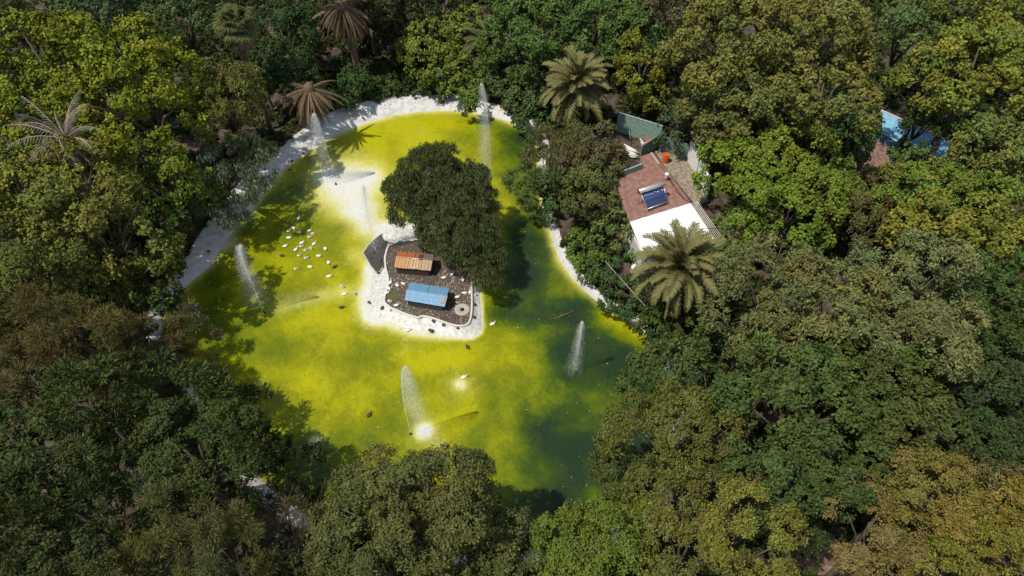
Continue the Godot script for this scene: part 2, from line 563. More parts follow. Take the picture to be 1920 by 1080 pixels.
const BANK_R := [15.16, 15.96, 17.05, 18.51, 19.70, 20.57, 21.16, 21.74, 22.15, 22.59, 22.91, 23.31, 23.73, 24.23, 24.58, 24.90, 24.82, 24.67, 24.29, 23.98, 23.59, 23.28, 22.84, 22.48, 22.13, 21.79, 21.52, 21.17, 20.86, 20.61, 20.27, 19.99, 19.77, 19.56, 19.40, 19.30, 19.08, 18.83, 18.64, 18.44, 18.21, 18.03, 17.91, 17.81, 17.69, 17.61, 17.58, 17.60, 17.67, 17.75, 17.88, 18.06, 18.30, 18.61, 19.01, 19.48, 19.82, 20.05, 20.07, 19.89, 19.63, 19.31, 19.13, 19.13, 19.19, 19.29, 19.43, 19.62, 19.86, 20.16, 20.40, 20.68, 21.03, 21.30, 21.62, 21.93, 22.31, 22.83, 23.40, 24.00, 24.59, 25.23, 25.67, 26.06, 26.31, 26.42, 26.55, 26.67, 26.72, 26.70, 26.68, 26.67, 26.49, 26.22, 26.00, 25.84, 25.63, 25.29, 24.70, 24.08, 22.82, 21.35, 19.78, 18.37, 17.23, 16.34, 15.57, 14.93, 14.57, 14.25, 13.94, 13.68, 13.50, 13.42, 13.38, 13.45, 13.60, 13.80, 14.15, 14.58]
const ISLE_C := Vector2(-6.598, -35.184)
const ISLE_R := [3.38, 3.41, 3.47, 3.55, 3.67, 3.83, 4.02, 4.26, 4.53, 4.84, 5.06, 4.98, 4.67, 4.30, 3.93, 3.64, 3.41, 3.26, 3.19, 3.15, 3.34, 3.35, 3.32, 3.33, 3.34, 3.39, 3.44, 3.52, 3.63, 3.71, 3.77, 3.74, 3.61, 3.49, 3.38, 3.30, 3.26, 3.31, 3.38, 3.51, 3.75, 4.02, 4.33, 4.68, 5.03, 5.38, 5.67, 5.58, 5.40, 5.25, 5.13, 5.05, 5.02, 5.04, 5.11, 5.15, 5.15, 5.18, 5.07, 5.00, 4.94, 4.64, 4.41, 4.23, 4.10, 3.94, 3.76, 3.63, 3.52, 3.45, 3.40, 3.38]
const APRON_R := [3.98, 4.02, 4.10, 4.21, 4.37, 4.59, 4.88, 5.23, 5.67, 6.02, 6.08, 5.96, 5.65, 5.31, 5.03, 4.82, 4.65, 4.52, 4.40, 4.30, 4.23, 4.20, 4.19, 4.21, 4.23, 4.28, 4.36, 4.48, 4.65, 4.86, 5.04, 5.14, 5.22, 5.12, 5.06, 4.98, 4.93, 4.92, 4.97, 5.06, 5.20, 5.39, 5.63, 5.93, 6.28, 6.70, 7.27, 8.06, 8.03, 7.72, 7.43, 7.12, 6.89, 6.66, 6.47, 6.38, 6.34, 6.36, 6.19, 6.06, 5.98, 5.70, 5.35, 5.08, 4.88, 4.68, 4.46, 4.29, 4.17, 4.07, 4.01, 3.98]
const ALGAE_AND_SHADE := [[-8.88, -54.00, 5.75, 0.24], [-13.41, -48.86, 4.47, 0.05], [-12.39, -29.51, 5.99, 0.04], [-4.29, -27.61, 4.29, 0.06], [-1.21, -29.99, 2.41, 0.10], [1.56, -27.61, 1.75, 0.12], [-23.08, -32.01, 3.71, -0.20], [-18.61, -27.15, 4.65, -0.10], [-14.09, -20.07, 4.58, -0.22], [-23.99, -35.24, 2.57, -0.10], [-22.64, -43.86, 3.54, -0.22], [-18.39, -43.86, 2.83, -0.12], [-11.33, -20.45, 3.54, -0.08], [-22.57, -36.38, 2.17, -0.12], [-19.32, -51.17, 1.52, -0.25], [-20.06, -47.38, 1.47, -0.20], [2.12, -55.26, 3.17, -0.70], [0.00, -51.17, 2.03, -0.35], [-0.52, -54.42, 2.10, -0.20], [1.97, -48.11, 2.22, -0.30], [1.38, -41.87, 2.77, -0.65], [1.74, -36.38, 3.26, -0.60], [0.00, -32.54, 1.87, -0.30], [0.00, -44.54, 1.19, 0.30], [4.20, -33.60, 2.52, -0.20], [5.43, -29.99, 3.82, -0.50], [7.66, -26.24, 4.98, -0.52], [6.84, -21.62, 4.32, -0.52], [3.87, -20.07, 3.17, -0.35], [1.36, -17.52, 3.73, -0.40], [-2.04, -17.52, 2.38, -0.22], [1.83, -22.82, 3.29, -0.22], [1.56, -27.61, 3.51, -0.12], [4.44, -38.43, 1.16, 0.50], [5.78, -35.24, 1.11, 0.42], [7.88, -32.54, 1.16, 0.45], [9.51, -30.49, 1.21, 0.30], [-5.31, -55.69, 2.39, -0.15]]  # algae blobs; some negative ones paint tree and left-side shade into the colour
const SHALLOW := [[-15.96, -49.24, 2.99, 0.80], [-14.76, -46.30, 2.90, 0.75], [-12.69, -43.52, 1.88, 0.45], [-17.29, -48.86, 1.09, 0.50], [-12.91, -48.86, 1.49, 0.45], [-13.73, -44.20, 1.42, 0.60], [-12.46, -41.87, 1.20, 0.60], [-11.57, -37.25, 0.79, 0.45], [-13.02, -38.73, 1.16, 0.35], [-11.42, -34.80, 0.85, 0.45], [-11.20, -32.54, 0.83, 0.35], [-10.72, -32.01, 0.91, 0.60], [-13.43, -34.85, 0.77, 0.42], [-14.78, -34.52, 0.85, 0.38], [-16.07, -34.14, 0.93, 0.36], [-17.34, -33.76, 0.93, 0.32], [-18.44, -33.38, 1.01, 0.26], [-6.01, -22.50, 0.55, 1.40], [-5.93, -22.33, 1.09, 0.35], [-13.35, -21.81, 0.32, 0.90], [-13.35, -21.81, 0.94, 0.25], [-3.75, -26.24, 0.50, 0.55], [-3.75, -26.15, 1.15, 0.30], [-24.06, -39.84, 0.72, 0.40], [-23.13, -40.28, 0.64, 0.25], [-7.64, -29.99, 1.05, 0.10], [-9.96, -42.20, 1.02, 0.60], [-7.88, -42.20, 1.02, 0.50], [-3.00, -49.46, 0.60, 0.60]]
const RINGS := Vector2(4.62, -27.19)
const CLEAR := [[13.3, -48.0, 3.0], [14.9, -49.5, 3.5], [14.9, -46.6, 3.5], [13.2, -44.5, 4.0], [14.5, -41.2, 4.5], [12.4, -39.3, 4.0], [16.3, -41.2, 3.0], [12.1, -51.1, 3.0], [11.6, -53.1, 2.5], [13.2, -53.5, 2.5], [18.8, -53.3, 2.2], [19.4, -51.1, 1.5], [34.0, -50.3, 2.6], [35.2, -52.3, 1.6], [33.5, -48.9, 2.0], [8.8, -36.6, 1.2], [18.7, -39.3, 1.5], [18.7, -13.3, 2.5], [17.4, -13.9, 2.0], [36.4, -57.4, 2.5], [36.9, -56.6, 2.5], [37.3, -55.8, 2.5], [37.8, -55.0, 2.5], [38.2, -54.3, 2.5], [38.7, -53.5, 2.5], [39.1, -52.8, 2.5], [39.6, -52.0, 2.5], [40.0, -51.3, 2.5], [40.4, -50.6, 2.5], [40.8, -49.9, 2.5]]

func tag_mesh(called: String, mesh: Mesh, m: Material, at: Vector3, label: String, category: String, group := "") -> MeshInstance3D:
	var o := MeshInstance3D.new()
	o.mesh = mesh
	o.material_override = m
	o.name = numbered(called)
	add_child(o)
	o.position = at
	o.set_meta("label", label)
	o.set_meta("category", category)
	if group != "":
		o.set_meta("group", group)
	return o

func radius(table: Array, an: float) -> float:
	var f := fposmod(an, TAU) / TAU * table.size()
	var i := int(f) % table.size()
	var n := table.size()
	return cubic_interpolate(table[i], table[(i + 1) % n], table[(i + n - 1) % n], table[(i + 2) % n], f - floor(f))

# the pond's water: where the algae is thick it is yellow, where it is thin dark green (as is painted-in shade), over the shallow liner white
func pond_material() -> StandardMaterial3D:
	var lo := Vector2(POND_C.x - 34, POND_C.y - 34)
	var span := 68.0
	var n0 := 256
	var field := Image.create(n0, n0, false, Image.FORMAT_RGBF)
	for j in n0:
		for i in n0:
			var x := lo.x + (i + 0.5) / n0 * span
			var z := lo.y + (j + 0.5) / n0 * span
			var dx := x - POND_C.x
			var dz := z - POND_C.y
			var rr := sqrt(dx * dx + dz * dz)
			var an := atan2(dz, dx)
			var shore := radius(POND_R, an) - rr
			if shore < -3.0:
				continue
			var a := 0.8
			for g in ALGAE_AND_SHADE:
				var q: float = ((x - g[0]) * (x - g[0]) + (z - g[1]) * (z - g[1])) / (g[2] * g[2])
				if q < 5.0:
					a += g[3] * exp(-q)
			var w := 0.0
			for g in SHALLOW:
				var q: float = ((x - g[0]) * (x - g[0]) + (z - g[1]) * (z - g[1])) / (g[2] * g[2])
				if q < 5.0:
					w += g[3] * exp(-q)
			var north := clampf(0.5 - dz / 16.0, 0.0, 1.0)
			w += exp(-shore * shore / 0.5) * (0.25 + 0.5 * north)
			var ix := x - ISLE_C.x
			var iz := z - ISLE_C.y
			var out := sqrt(ix * ix + iz * iz) - radius(APRON_R, atan2(iz, ix))
			var west := clampf(0.5 - (ix - 1.0) / 5.0, 0.0, 1.0)
			w += exp(-pow(maxf(out, 0.0) / (0.28 + 0.5 * west), 2.0)) * 0.9
			field.set_pixel(i, j, Color(a, w, shore))
	var n := 1024
	field.resize(n, n, Image.INTERPOLATE_CUBIC)
	var noise := FastNoiseLite.new()
	noise.seed = 5
	noise.frequency = 0.011
	noise.fractal_octaves = 5
	noise.domain_warp_enabled = true
	noise.domain_warp_amplitude = 38.0
	noise.domain_warp_frequency = 0.008
	var big := noise.get_image(n, n, false, false, false).get_data()
	noise.seed = 9
	noise.frequency = 0.035
	noise.fractal_type = FastNoiseLite.FRACTAL_RIDGED
	noise.fractal_octaves = 2
	noise.domain_warp_amplitude = 60.0
	var veins := noise.get_image(n, n, false, false, false).get_data()
	noise.seed = 14
	noise.frequency = 0.16
	noise.fractal_type = FastNoiseLite.FRACTAL_FBM
	noise.fractal_octaves = 3
	var fine := noise.get_image(n, n, false, false, false).get_data()
	var f := field.get_data().to_float32_array()
	var px := PackedByteArray()
	px.resize(n * n * 3)
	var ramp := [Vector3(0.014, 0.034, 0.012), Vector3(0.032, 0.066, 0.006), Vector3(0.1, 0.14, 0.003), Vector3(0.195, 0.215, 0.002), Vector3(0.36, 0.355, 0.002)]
	for i in n * n:
		var b := big[i] / 255.0 - 0.5
		var k := fine[i] / 255.0 - 0.5
		var ve := maxf(veins[i] / 255.0 - 0.7, 0.0)
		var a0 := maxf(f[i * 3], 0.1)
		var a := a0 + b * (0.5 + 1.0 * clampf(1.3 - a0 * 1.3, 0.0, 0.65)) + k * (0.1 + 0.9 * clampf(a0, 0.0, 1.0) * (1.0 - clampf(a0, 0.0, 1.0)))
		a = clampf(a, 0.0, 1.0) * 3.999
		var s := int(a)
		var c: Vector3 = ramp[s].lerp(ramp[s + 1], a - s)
		var w := clampf(f[i * 3 + 1] * (0.92 + 0.5 * b + 0.2 * k), 0.0, 1.15)
		w = minf(w + ve * 0.6 * clampf(a0, 0.0, 1.0), 1.15)
		c = c.lerp(Vector3(0.6, 0.57, 0.16), smoothstep(0.0, 0.75, w) * 0.85)
		c = c.lerp(Vector3(0.62, 0.63, 0.6), smoothstep(0.42, 1.15, w))
		px[i * 3] = int(255.0 * pow(c.x, 0.4545))
		px[i * 3 + 1] = int(255.0 * pow(c.y, 0.4545))
		px[i * 3 + 2] = int(255.0 * pow(c.z, 0.4545))
	var m := StandardMaterial3D.new()
	m.albedo_texture = ImageTexture.create_from_image(Image.create_from_data(n, n, false, Image.FORMAT_RGB8, px))
	# ripples: small wind waves everywhere and rings round the upright fountain
	noise.fractal_octaves = 4
	noise.frequency = 0.12
	noise.domain_warp_amplitude = 12.0
	var rip := noise.get_image(n, n, false, false, false)
	var hp := rip.get_data()
	var fx := (RINGS.x - lo.x) / span * n
	var fz := (RINGS.y - lo.y) / span * n
	for j in range(maxi(0, int(fz) - 140), mini(n, int(fz) + 140)):
		for i in range(maxi(0, int(fx) - 140), mini(n, int(fx) + 140)):
			var d := sqrt((i - fx) * (i - fx) + (j - fz) * (j - fz))
			var e := exp(-d / 55.0)
			var at := j * n + i
			hp[at] = clampi(int(hp[at] * (1.0 - 0.6 * e) + 0.6 * e * 128.0 + e * 60.0 * sin(d * 0.95 + (hp[at] - 128) * 0.015)), 0, 255)
	var hi := Image.create_from_data(n, n, false, Image.FORMAT_L8, hp)
	hi.convert(Image.FORMAT_RGBA8)
	hi.bump_map_to_normal_map(3.0)
	m.normal_enabled = true
	m.normal_texture = ImageTexture.create_from_image(hi)
	m.normal_scale = 0.3
	m.roughness = 0.14
	m.metallic_specular = 0.25
	return m

func setting() -> void:
	# water sheet
	var lo := Vector2(POND_C.x - 34, POND_C.y - 34)
	var v := PackedVector3Array()
	var uv := PackedVector2Array()
	var idx := PackedInt32Array()
	v.append(Vector3(POND_C.x, 0, POND_C.y))
	var n := 360
	for i in n:
		var an := TAU * i / n
		var r := radius(POND_R, an) + 0.12
		v.append(Vector3(POND_C.x + cos(an) * r, 0, POND_C.y + sin(an) * r))
		idx.append_array([0, i + 1, (i + 1) % n + 1])
	for p in v:
		uv.append((Vector2(p.x, p.z) - lo) / 68.0)
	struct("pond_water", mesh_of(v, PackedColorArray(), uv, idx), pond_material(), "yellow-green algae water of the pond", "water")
	# white liner on the banks
	var noise := FastNoiseLite.new()
	noise.seed = 3
	noise.frequency = 0.35
	var st := st_new()
	st.set_smooth_group(1)
	var rows := 9
	var grid: Array[PackedVector3Array] = []
	n = 480
	for i in n:
		var an := TAU * i / n
		var a := radius(POND_R, an) - 0.25
		var b := radius(BANK_R, an)
		var line := PackedVector3Array()
		for k in rows + 1:
			var t := float(k) / rows
			var r := lerpf(a, b, t)
			var p := Vector3(POND_C.x + cos(an) * r, 0, POND_C.y + sin(an) * r)
			p.y = -0.06 + 0.74 * pow(t, 0.75) + noise.get_noise_2d(p.x, p.z) * 0.03 * t * (1.0 if k < rows else 0.0)
			line.append(p)
		grid.append(line)
	for i in n:
		for k in rows:
			quad(st, grid[i][k], grid[i][k + 1], grid[(i + 1) % n][k + 1], grid[(i + 1) % n][k])
	struct("pond_bank", st_end(st), liner, "white liner laid over the sloping bank of the pond", "bank")
	# ground: one sheet from the bank out to the horizon
	st = st_new()
	st.set_smooth_group(1)
	var steps := [0.0, 0.4, 1.2, 3.0, 6.0, 11.0, 18.0, 28.0, 45.0, 80.0, 160.0, 400.0, 1600.0]
	n = 480
	grid.clear()
	for i in n:
		var an := TAU * i / n
		var b := radius(BANK_R, an)
		var line := PackedVector3Array()
		for k in steps.size():
			var r: float = b + steps[k] - 0.03
			var p := Vector3(POND_C.x + cos(an) * r, 0, POND_C.y + sin(an) * r)
			p.y = 0.7 + (noise.get_noise_2d(p.x, p.z) * 0.03 if k > 0 else 0.0) + (0.0 if k == 0 else -0.02)
			line.append(p)
		grid.append(line)
	for i in n:
		for k in steps.size() - 1:
			quad(st, grid[i][k], grid[i][k + 1], grid[(i + 1) % n][k + 1], grid[(i + 1) % n][k])
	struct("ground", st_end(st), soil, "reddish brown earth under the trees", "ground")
	# island: apron of liner, kerb and earth
	var isle := Node3D.new()
	isle.name = "island"
	add_child(isle)
	isle.set_meta("kind", "structure")
	isle.set_meta("label", "small walled island of brown earth in the pond")
	isle.set_meta("category", "island")
	st = st_new()
	st.set_smooth_group(1)
	grid.clear()
	n = 216
	for i in n:
		var an := TAU * i / n
		var a := radius(ISLE_R, an)
		var b := radius(APRON_R, an) + 0.1
		var line := PackedVector3Array()
		for k in 9:
			var t := k / 8.0
			var r := lerpf(a, b, t)
			var p := Vector3(ISLE_C.x + cos(an) * r, 0, ISLE_C.y + sin(an) * r)
			p.y = lerpf(0.44, -0.05, pow(t, 0.8)) + noise.get_noise_2d(p.x * 5.0, p.z * 5.0) * 0.16 * t * (1.0 - t) * 3.0
			line.append(p)
		grid.append(line)
	for i in n:
		for k in 8:
			quad(st, grid[i][k + 1], grid[i][k], grid[(i + 1) % n][k], grid[(i + 1) % n][k + 1])
	part("apron", st_end(st), liner_wet, isle)
	var pts := PackedVector3Array()
	var rad := PackedFloat32Array()
	v = PackedVector3Array([Vector3(ISLE_C.x, 0.45, ISLE_C.y)])
	idx.clear()
	for i in n + 1:
		var an := TAU * i / n
		var a := radius(ISLE_R, an)
		pts.append(Vector3(ISLE_C.x + cos(an) * a, 0.47 + 0.02 * noise.get_noise_1d(i * 3.0), ISLE_C.y + sin(an) * a))
		rad.append(0.085)
		if i < n:
			v.append(Vector3(ISLE_C.x + cos(an) * a, 0.44, ISLE_C.y + sin(an) * a))
			idx.append_array([0, i + 1, (i + 1) % n + 1])
	part("soil", mesh_of(v, PackedColorArray(), PackedVector2Array(), idx), isle_soil, isle)
	st = st_new()
	tube(st, pts, rad, 7)
	part("kerb", st_end(st), mat(0.62, 0.6, 0.56, 0.7), isle)
	# litter on the island: feathers, leaves and pebbles, too many to count
	rng.seed = 44
	var litter := PackedVector3Array()
	var lc := PackedColorArray()
	for i in 5000:
		var an := rng.randf() * TAU
		var r := radius(ISLE_R, an) * sqrt(rng.randf()) * 0.97
		bit(litter, lc, Vector3(ISLE_C.x + cos(an) * r, 0.452, ISLE_C.y + sin(an) * r), rng.randf_range(0.02, 0.055), [Color(0.45, 0.4, 0.33), Color(0.2, 0.15, 0.1), Color(0.03, 0.025, 0.02), Color(0.7, 0.68, 0.62), Color(0.1, 0.08, 0.06), Color(0.22, 0.18, 0.14)][rng.randi() % 6])
	var vm := StandardMaterial3D.new()
	vm.vertex_color_use_as_albedo = true
	vm.roughness = 0.9
	vm.cull_mode = BaseMaterial3D.CULL_DISABLED
	struct("litter", mesh_of(litter, lc), vm, "pale and dark litter strewn over the island's earth", "litter", "stuff")
	# fallen leaves on the white banks
	litter = PackedVector3Array()
	lc = PackedColorArray()
	for i in 1500:
		var an := rng.randf() * TAU
		var t := sqrt(rng.randf())
		var r := lerpf(radius(POND_R, an), radius(BANK_R, an), t)
		bit(litter, lc, Vector3(POND_C.x + cos(an) * r, 0.7 * pow(t, 0.75) + 0.04, POND_C.y + sin(an) * r), rng.randf_range(0.025, 0.085), [Color(0.09, 0.07, 0.05), Color(0.2, 0.15, 0.09), Color(0.04, 0.04, 0.03)][rng.randi() % 3])
	struct("fallen_leaves", mesh_of(litter, lc), vm, "dark fallen leaves scattered on the white banks", "leaves", "stuff")
	litter = PackedVector3Array()
	lc = PackedColorArray()
	for i in 1500:
		var an := rng.randf() * TAU
		var r := radius(POND_R, an) * sqrt(rng.randf()) * 0.98
		bit(litter, lc, Vector3(POND_C.x + cos(an) * r, 0.012, POND_C.y + sin(an) * r), rng.randf_range(0.02, 0.05), [Color(0.05, 0.05, 0.02), Color(0.1, 0.08, 0.03), Color(0.05, 0.05, 0.02), Color(0.6, 0.58, 0.45)][rng.randi() % 4])
	struct("floating_leaves", mesh_of(litter, lc), vm, "specks of leaves floating on the pond", "leaves", "stuff")

func bit(v: PackedVector3Array, c: PackedColorArray, p: Vector3, s: float, col: Color) -> void:
	var a := rng.randf() * TAU
	var x := Vector3(cos(a), rng.randf_range(0.0, 0.3), sin(a)) * s
	var z := Vector3(-sin(a), 0.05, cos(a)) * s * rng.randf_range(0.3, 0.8)
	for q in [p - x, p + z, p + x, p - x, p + x, p - z]:
		v.append(q)
		c.append(col)

# ground cover between the trunks: one mass of low leafy clumps
func undergrowth() -> void:
	rng.seed = 101
	var s: Dictionary = {"lobe": 0.5, "clump": 0.26, "leaves": 10, "axis": 0, "len": 0.3, "wid": 0.17, "cover": 0.9, "tint": 0.15, "low": 0.2}
	var m := crown(900, Vector3(0.8, 0.45, 0.8), s)
	var spots: Array[Transform3D] = []
	rng.seed = 102
	for i in 9000:
		var p := Vector3(rng.randf_range(-72, 72), 0.7, rng.randf_range(-100, -4))
		var d := Vector2(p.x, p.z) - POND_C
		if d.length() < radius(BANK_R, d.angle()) + 0.6:
			continue
		if cleared(p):
			continue
		var k := rng.randf_range(0.6, 1.5)
		spots.append(Transform3D(Basis(Vector3.UP, rng.randf() * TAU).scaled(Vector3(k, k * rng.randf_range(0.6, 1.3), k)), p))
	var mm := MultiMesh.new()
	mm.transform_format = MultiMesh.TRANSFORM_3D
	mm.mesh = m
	mm.instance_count = spots.size()
	for i in spots.size():
		mm.set_instance_transform(i, spots[i])
	var o := MultiMeshInstance3D.new()
	o.name = "undergrowth"
	o.multimesh = mm
	o.material_override = leafmat(0.04, 0.055, 0.015)
	add_child(o)
	o.set_meta("kind", "stuff")
	o.set_meta("label", "dark low undergrowth between the tree trunks")
	o.set_meta("category", "undergrowth")

func cleared(p: Vector3) -> bool:
	for c in CLEAR:
		if Vector2(p.x - c[0], p.z - c[1]).length() < c[2]:
			return true
	return false

func patch(called: String, pts: Array, label: String) -> void:
	var flat := PackedVector2Array()
	for p in pts:
		flat.append(Vector2(p.x, p.z))
	var t := Geometry2D.triangulate_polygon(flat)
	var v := PackedVector3Array()
	for i in t:
		v.append(Vector3(flat[i].x, 0.745, flat[i].y))
	var red := called == "red_soil"
	struct(called, mesh_of(v), worn(62, Color(0.13, 0.078, 0.058), Color(0.19, 0.115, 0.088), Color(0.24, 0.16, 0.125), 4.0) if red else worn(61, Color(0.06, 0.042, 0.032), Color(0.09, 0.065, 0.05), Color(0.12, 0.09, 0.07), 5.0), label, "soil" if red else "path")  # path tones are lowered: the deep shade there is painted into them

# ---------------------------------------------------------------- island sheds
# a gable roof shed given by front eave l/r, ridge l/r, back eave l/r
func shed_walls(o: Node3D, f0: Vector3, f1: Vector3, b0: Vector3, b1: Vector3, m: Material) -> void:
	var c := (f0 + f1 + b0 + b1) / 4.0
	var k := 0.88
	var p: Array[Vector3] = []
	for q in [f0, f1, b1, b0]:
		var w: Vector3 = c + (q - c) * k
		w.y = q.y - 0.04
		p.append(w)
	for i in 4:
		var a := p[i]
		var b := p[(i + 1) % 4]
		var st := st_new()
		var mid := (a + b) * 0.5
		var dir := (b - a)
		dir.y = 0
		var bas := Basis(dir.normalized(), Vector3.UP, dir.normalized().cross(Vector3.UP))
		var h := minf(a.y, b.y) - 0.4
		box(st, Vector3(mid.x, 0.4 + h * 0.5, mid.z), Vector3(dir.length() - (0.0 if i % 2 else 0.1), h, 0.05), bas)
		part("wall", st_end(st), m, o)

func tilted_sheet(a: Vector3, b: Vector3, c: Vector3, d: Vector3, u0: float, u1: float, t0: float, t1: float, lift: float, thick: float) -> ArrayMesh:
	var f := func(u: float, t: float) -> Vector3: return a.lerp(b, u).lerp(d.lerp(c, u), t) + Vector3(0, lift, 0)
	return slab(f.call(u0, t0), f.call(u1, t0), f.call(u1, t1), f.call(u0, t1), thick)

func rusty_shed(f0: Vector3, f1: Vector3, r0: Vector3, r1: Vector3, b0: Vector3, b1: Vector3) -> void:
	var o := thing("duck_shed", "duck shed with a rusty boarded roof on the island", "shed")
	shed_walls(o, f0, f1, b0, b1, mat(0.07, 0.045, 0.03))
	rng.seed = 12
	var tan_m := [worn(31, Color(0.5, 0.27, 0.12), Color(0.56, 0.36, 0.2), Color(0.36, 0.15, 0.06), 0.9, 0.9, 0.02), worn(32, Color(0.46, 0.25, 0.12), Color(0.6, 0.42, 0.26), Color(0.3, 0.1, 0.04), 0.8, 0.9, 0.025), worn(33, Color(0.4, 0.28, 0.18), Color(0.5, 0.4, 0.3), Color(0.33, 0.16, 0.08), 0.8, 0.9, 0.02)]
	var n := 11
	for i in n:
		part("plank", tilted_sheet(f0, f1, r1, r0, float(i) / n + 0.004, (i + 1.0) / n - 0.004, 0.0 + rng.randf_range(-0.02, 0.02), 1.02, rng.randf_range(0.0, 0.025), 0.03), tan_m[2 if i > 7 else rng.randi() % 2], o)
	var rust := worn(34, Color(0.2, 0.045, 0.015), Color(0.36, 0.1, 0.03), Color(0.5, 0.24, 0.1), 0.7, 0.9, 0.03)
	for i in 4:
		if i == 2:
			continue
		part("roof_sheet", tilted_sheet(r0, r1, b1, b0, i / 4.0 + 0.005, (i + 1) / 4.0 - 0.005, 0.0, 1.0 - 0.1 * (i % 2), 0.01 * i, 0.025), rust if i < 3 else mat(0.13, 0.125, 0.115), o)
	part("roof_sheet", tilted_sheet(r0, r1, b1, b0, 0.505, 0.745, 0.0, 0.95, -0.02, 0.025), rust, o)
	part("hatch", tilted_sheet(r0, r1, b1, b0, 0.6, 0.71, -0.1, 0.75, 0.05, 0.04), mat(0.05, 0.06, 0.06, 0.4), o)
	part("ridge_cap", rod(r0 + Vector3(0, 0.03, 0), r1 + Vector3(0, 0.03, 0), 0.04), tan_m[1], o)
	# pallet frame lying on the roof
	var p := thing("pallet_frame", "pale wooden frame lying on the rusty shed roof", "frame")
	var wood := mat(0.62, 0.5, 0.38)
	for s in [[0.46, 0.64, 0.02, 0.1], [0.46, 0.64, 0.88, 0.96], [0.46, 0.485, 0.1, 0.88], [0.615, 0.64, 0.1, 0.88], [0.54, 0.56, 0.1, 0.88]]:
		part("slat", tilted_sheet(f0, f1, r1, r0, s[0], s[1], s[2], s[3], 0.09, 0.05), wood, p)

func blue_shed(f0: Vector3, f1: Vector3, r0: Vector3, r1: Vector3, b0: Vector3, b1: Vector3) -> void:
	var o := thing("duck_shed", "duck shed with a pale blue metal roof on the island", "shed")
	shed_walls(o, f0, f1, b0, b1, mat(0.06, 0.055, 0.05))
	var blue := worn(41, Color(0.15, 0.31, 0.52), Color(0.19, 0.37, 0.6), Color(0.22, 0.4, 0.62), 1.5, 0.5)
	var blue2 := worn(42, Color(0.1, 0.24, 0.42), Color(0.13, 0.3, 0.5), Color(0.2, 0.36, 0.54), 1.2, 0.5)
	for i in 3:
		part("roof_sheet", tilted_sheet(f0, f1, r1, r0, -0.01, 1.01, i / 3.0, (i + 1) / 3.0 + 0.03, 0.018 * i, 0.02), blue, o)
	for i in 2:
		part("roof_sheet", tilted_sheet(r0, r1, b1, b0, i / 2.0 + 0.006, (i + 1) / 2.0 - 0.006, -0.02, 0.5, 0.04, 0.02), blue2, o)
		part("roof_sheet", tilted_sheet(r0, r1, b1, b0, i / 2.0 + 0.006, (i + 1) / 2.0 - 0.006, 0.47, 1.02, 0.022, 0.02), blue2, o)
	part("rust_patch", tilted_sheet(f0, f1, r1, r0, 0.88, 0.985, 0.28, 0.92, 0.062, 0.006), worn(43, Color(0.36, 0.2, 0.11), Color(0.5, 0.34, 0.24), Color(0.24, 0.34, 0.46), 0.35), o, Vector3.ZERO, "rusty patch at the right end of the roof")

func basin(at: Vector3) -> void:
	var o := thing("water_basin", "round pale basin with a dark hole on the island", "basin", at)
	part("rim", lathe(PackedVector2Array([Vector2(0.62, -0.02), Vector2(0.56, 0.05), Vector2(0.4, 0.06), Vector2(0.2, 0.0), Vector2(0.16, -0.02)])), worn(45, Color(0.3, 0.27, 0.23), Color(0.4, 0.37, 0.33), Color(0.48, 0.45, 0.41), 0.6), o)
	part("hole", lathe(PackedVector2Array([Vector2(0.17, -0.005), Vector2(0.12, 0.002), Vector2(0.0, 0.002)])), mat(0.01, 0.01, 0.01, 0.2), o)

func puddle(at: Vector3) -> void:
	var v := PackedVector3Array()
	for i in 24:
		var a := TAU * i / 24
		var b := TAU * (i + 1) / 24
		v.append_array([Vector3.ZERO, Vector3(cos(a), 0, sin(a)) * (0.48 + 0.03 * sin(a * 3.0)), Vector3(cos(b), 0, sin(b)) * (0.48 + 0.03 * sin(b * 3.0))])
	var o := tag_mesh("puddle", mesh_of(v), mat(0.1, 0.095, 0.035, 0.15), at + Vector3(0, 0.012, 0), "round green puddle at the island's left kerb", "puddle")
	o.set_meta("kind", "structure")

func cove(pts: Array) -> void:
	var flat := PackedVector2Array()
	for p in pts:
		flat.append(Vector2(p.x, p.z))
	var t := Geometry2D.triangulate_polygon(flat)
	var v := PackedVector3Array()
	for i in t:
		v.append(Vector3(flat[i].x, 0.34, flat[i].y))
	var o := struct("cove_bed", mesh_of(v), worn(51, Color(0.03, 0.028, 0.026), Color(0.06, 0.055, 0.05), Color(0.1, 0.092, 0.085), 0.8, 0.35, 0.03), "dark wet gravel bed behind the fountain at the island", "bed")
	var st := st_new()
	var line := PackedVector3Array()
	var rad := PackedFloat32Array()
	for p in pts:
		line.append(Vector3(p.x, 0.35, p.z))
		rad.append(0.05)
	line.append(line[0])
	rad.append(0.05)
	tube(st, line, rad, 5)
	part("edge", st_end(st), mat(0.5, 0.49, 0.45), o)
	rng.seed = 5
	for i in 26:
		var q := flat[rng.randi() % 4 + 6].lerp(flat[rng.randi() % flat.size()], rng.randf_range(0.1, 0.75))
		var s := rng.randf_range(0.06, 0.13)
		part("cobble", lump(i, s), mat(0.05, 0.045, 0.04, 0.4), o, Vector3(q.x, 0.36, q.y))

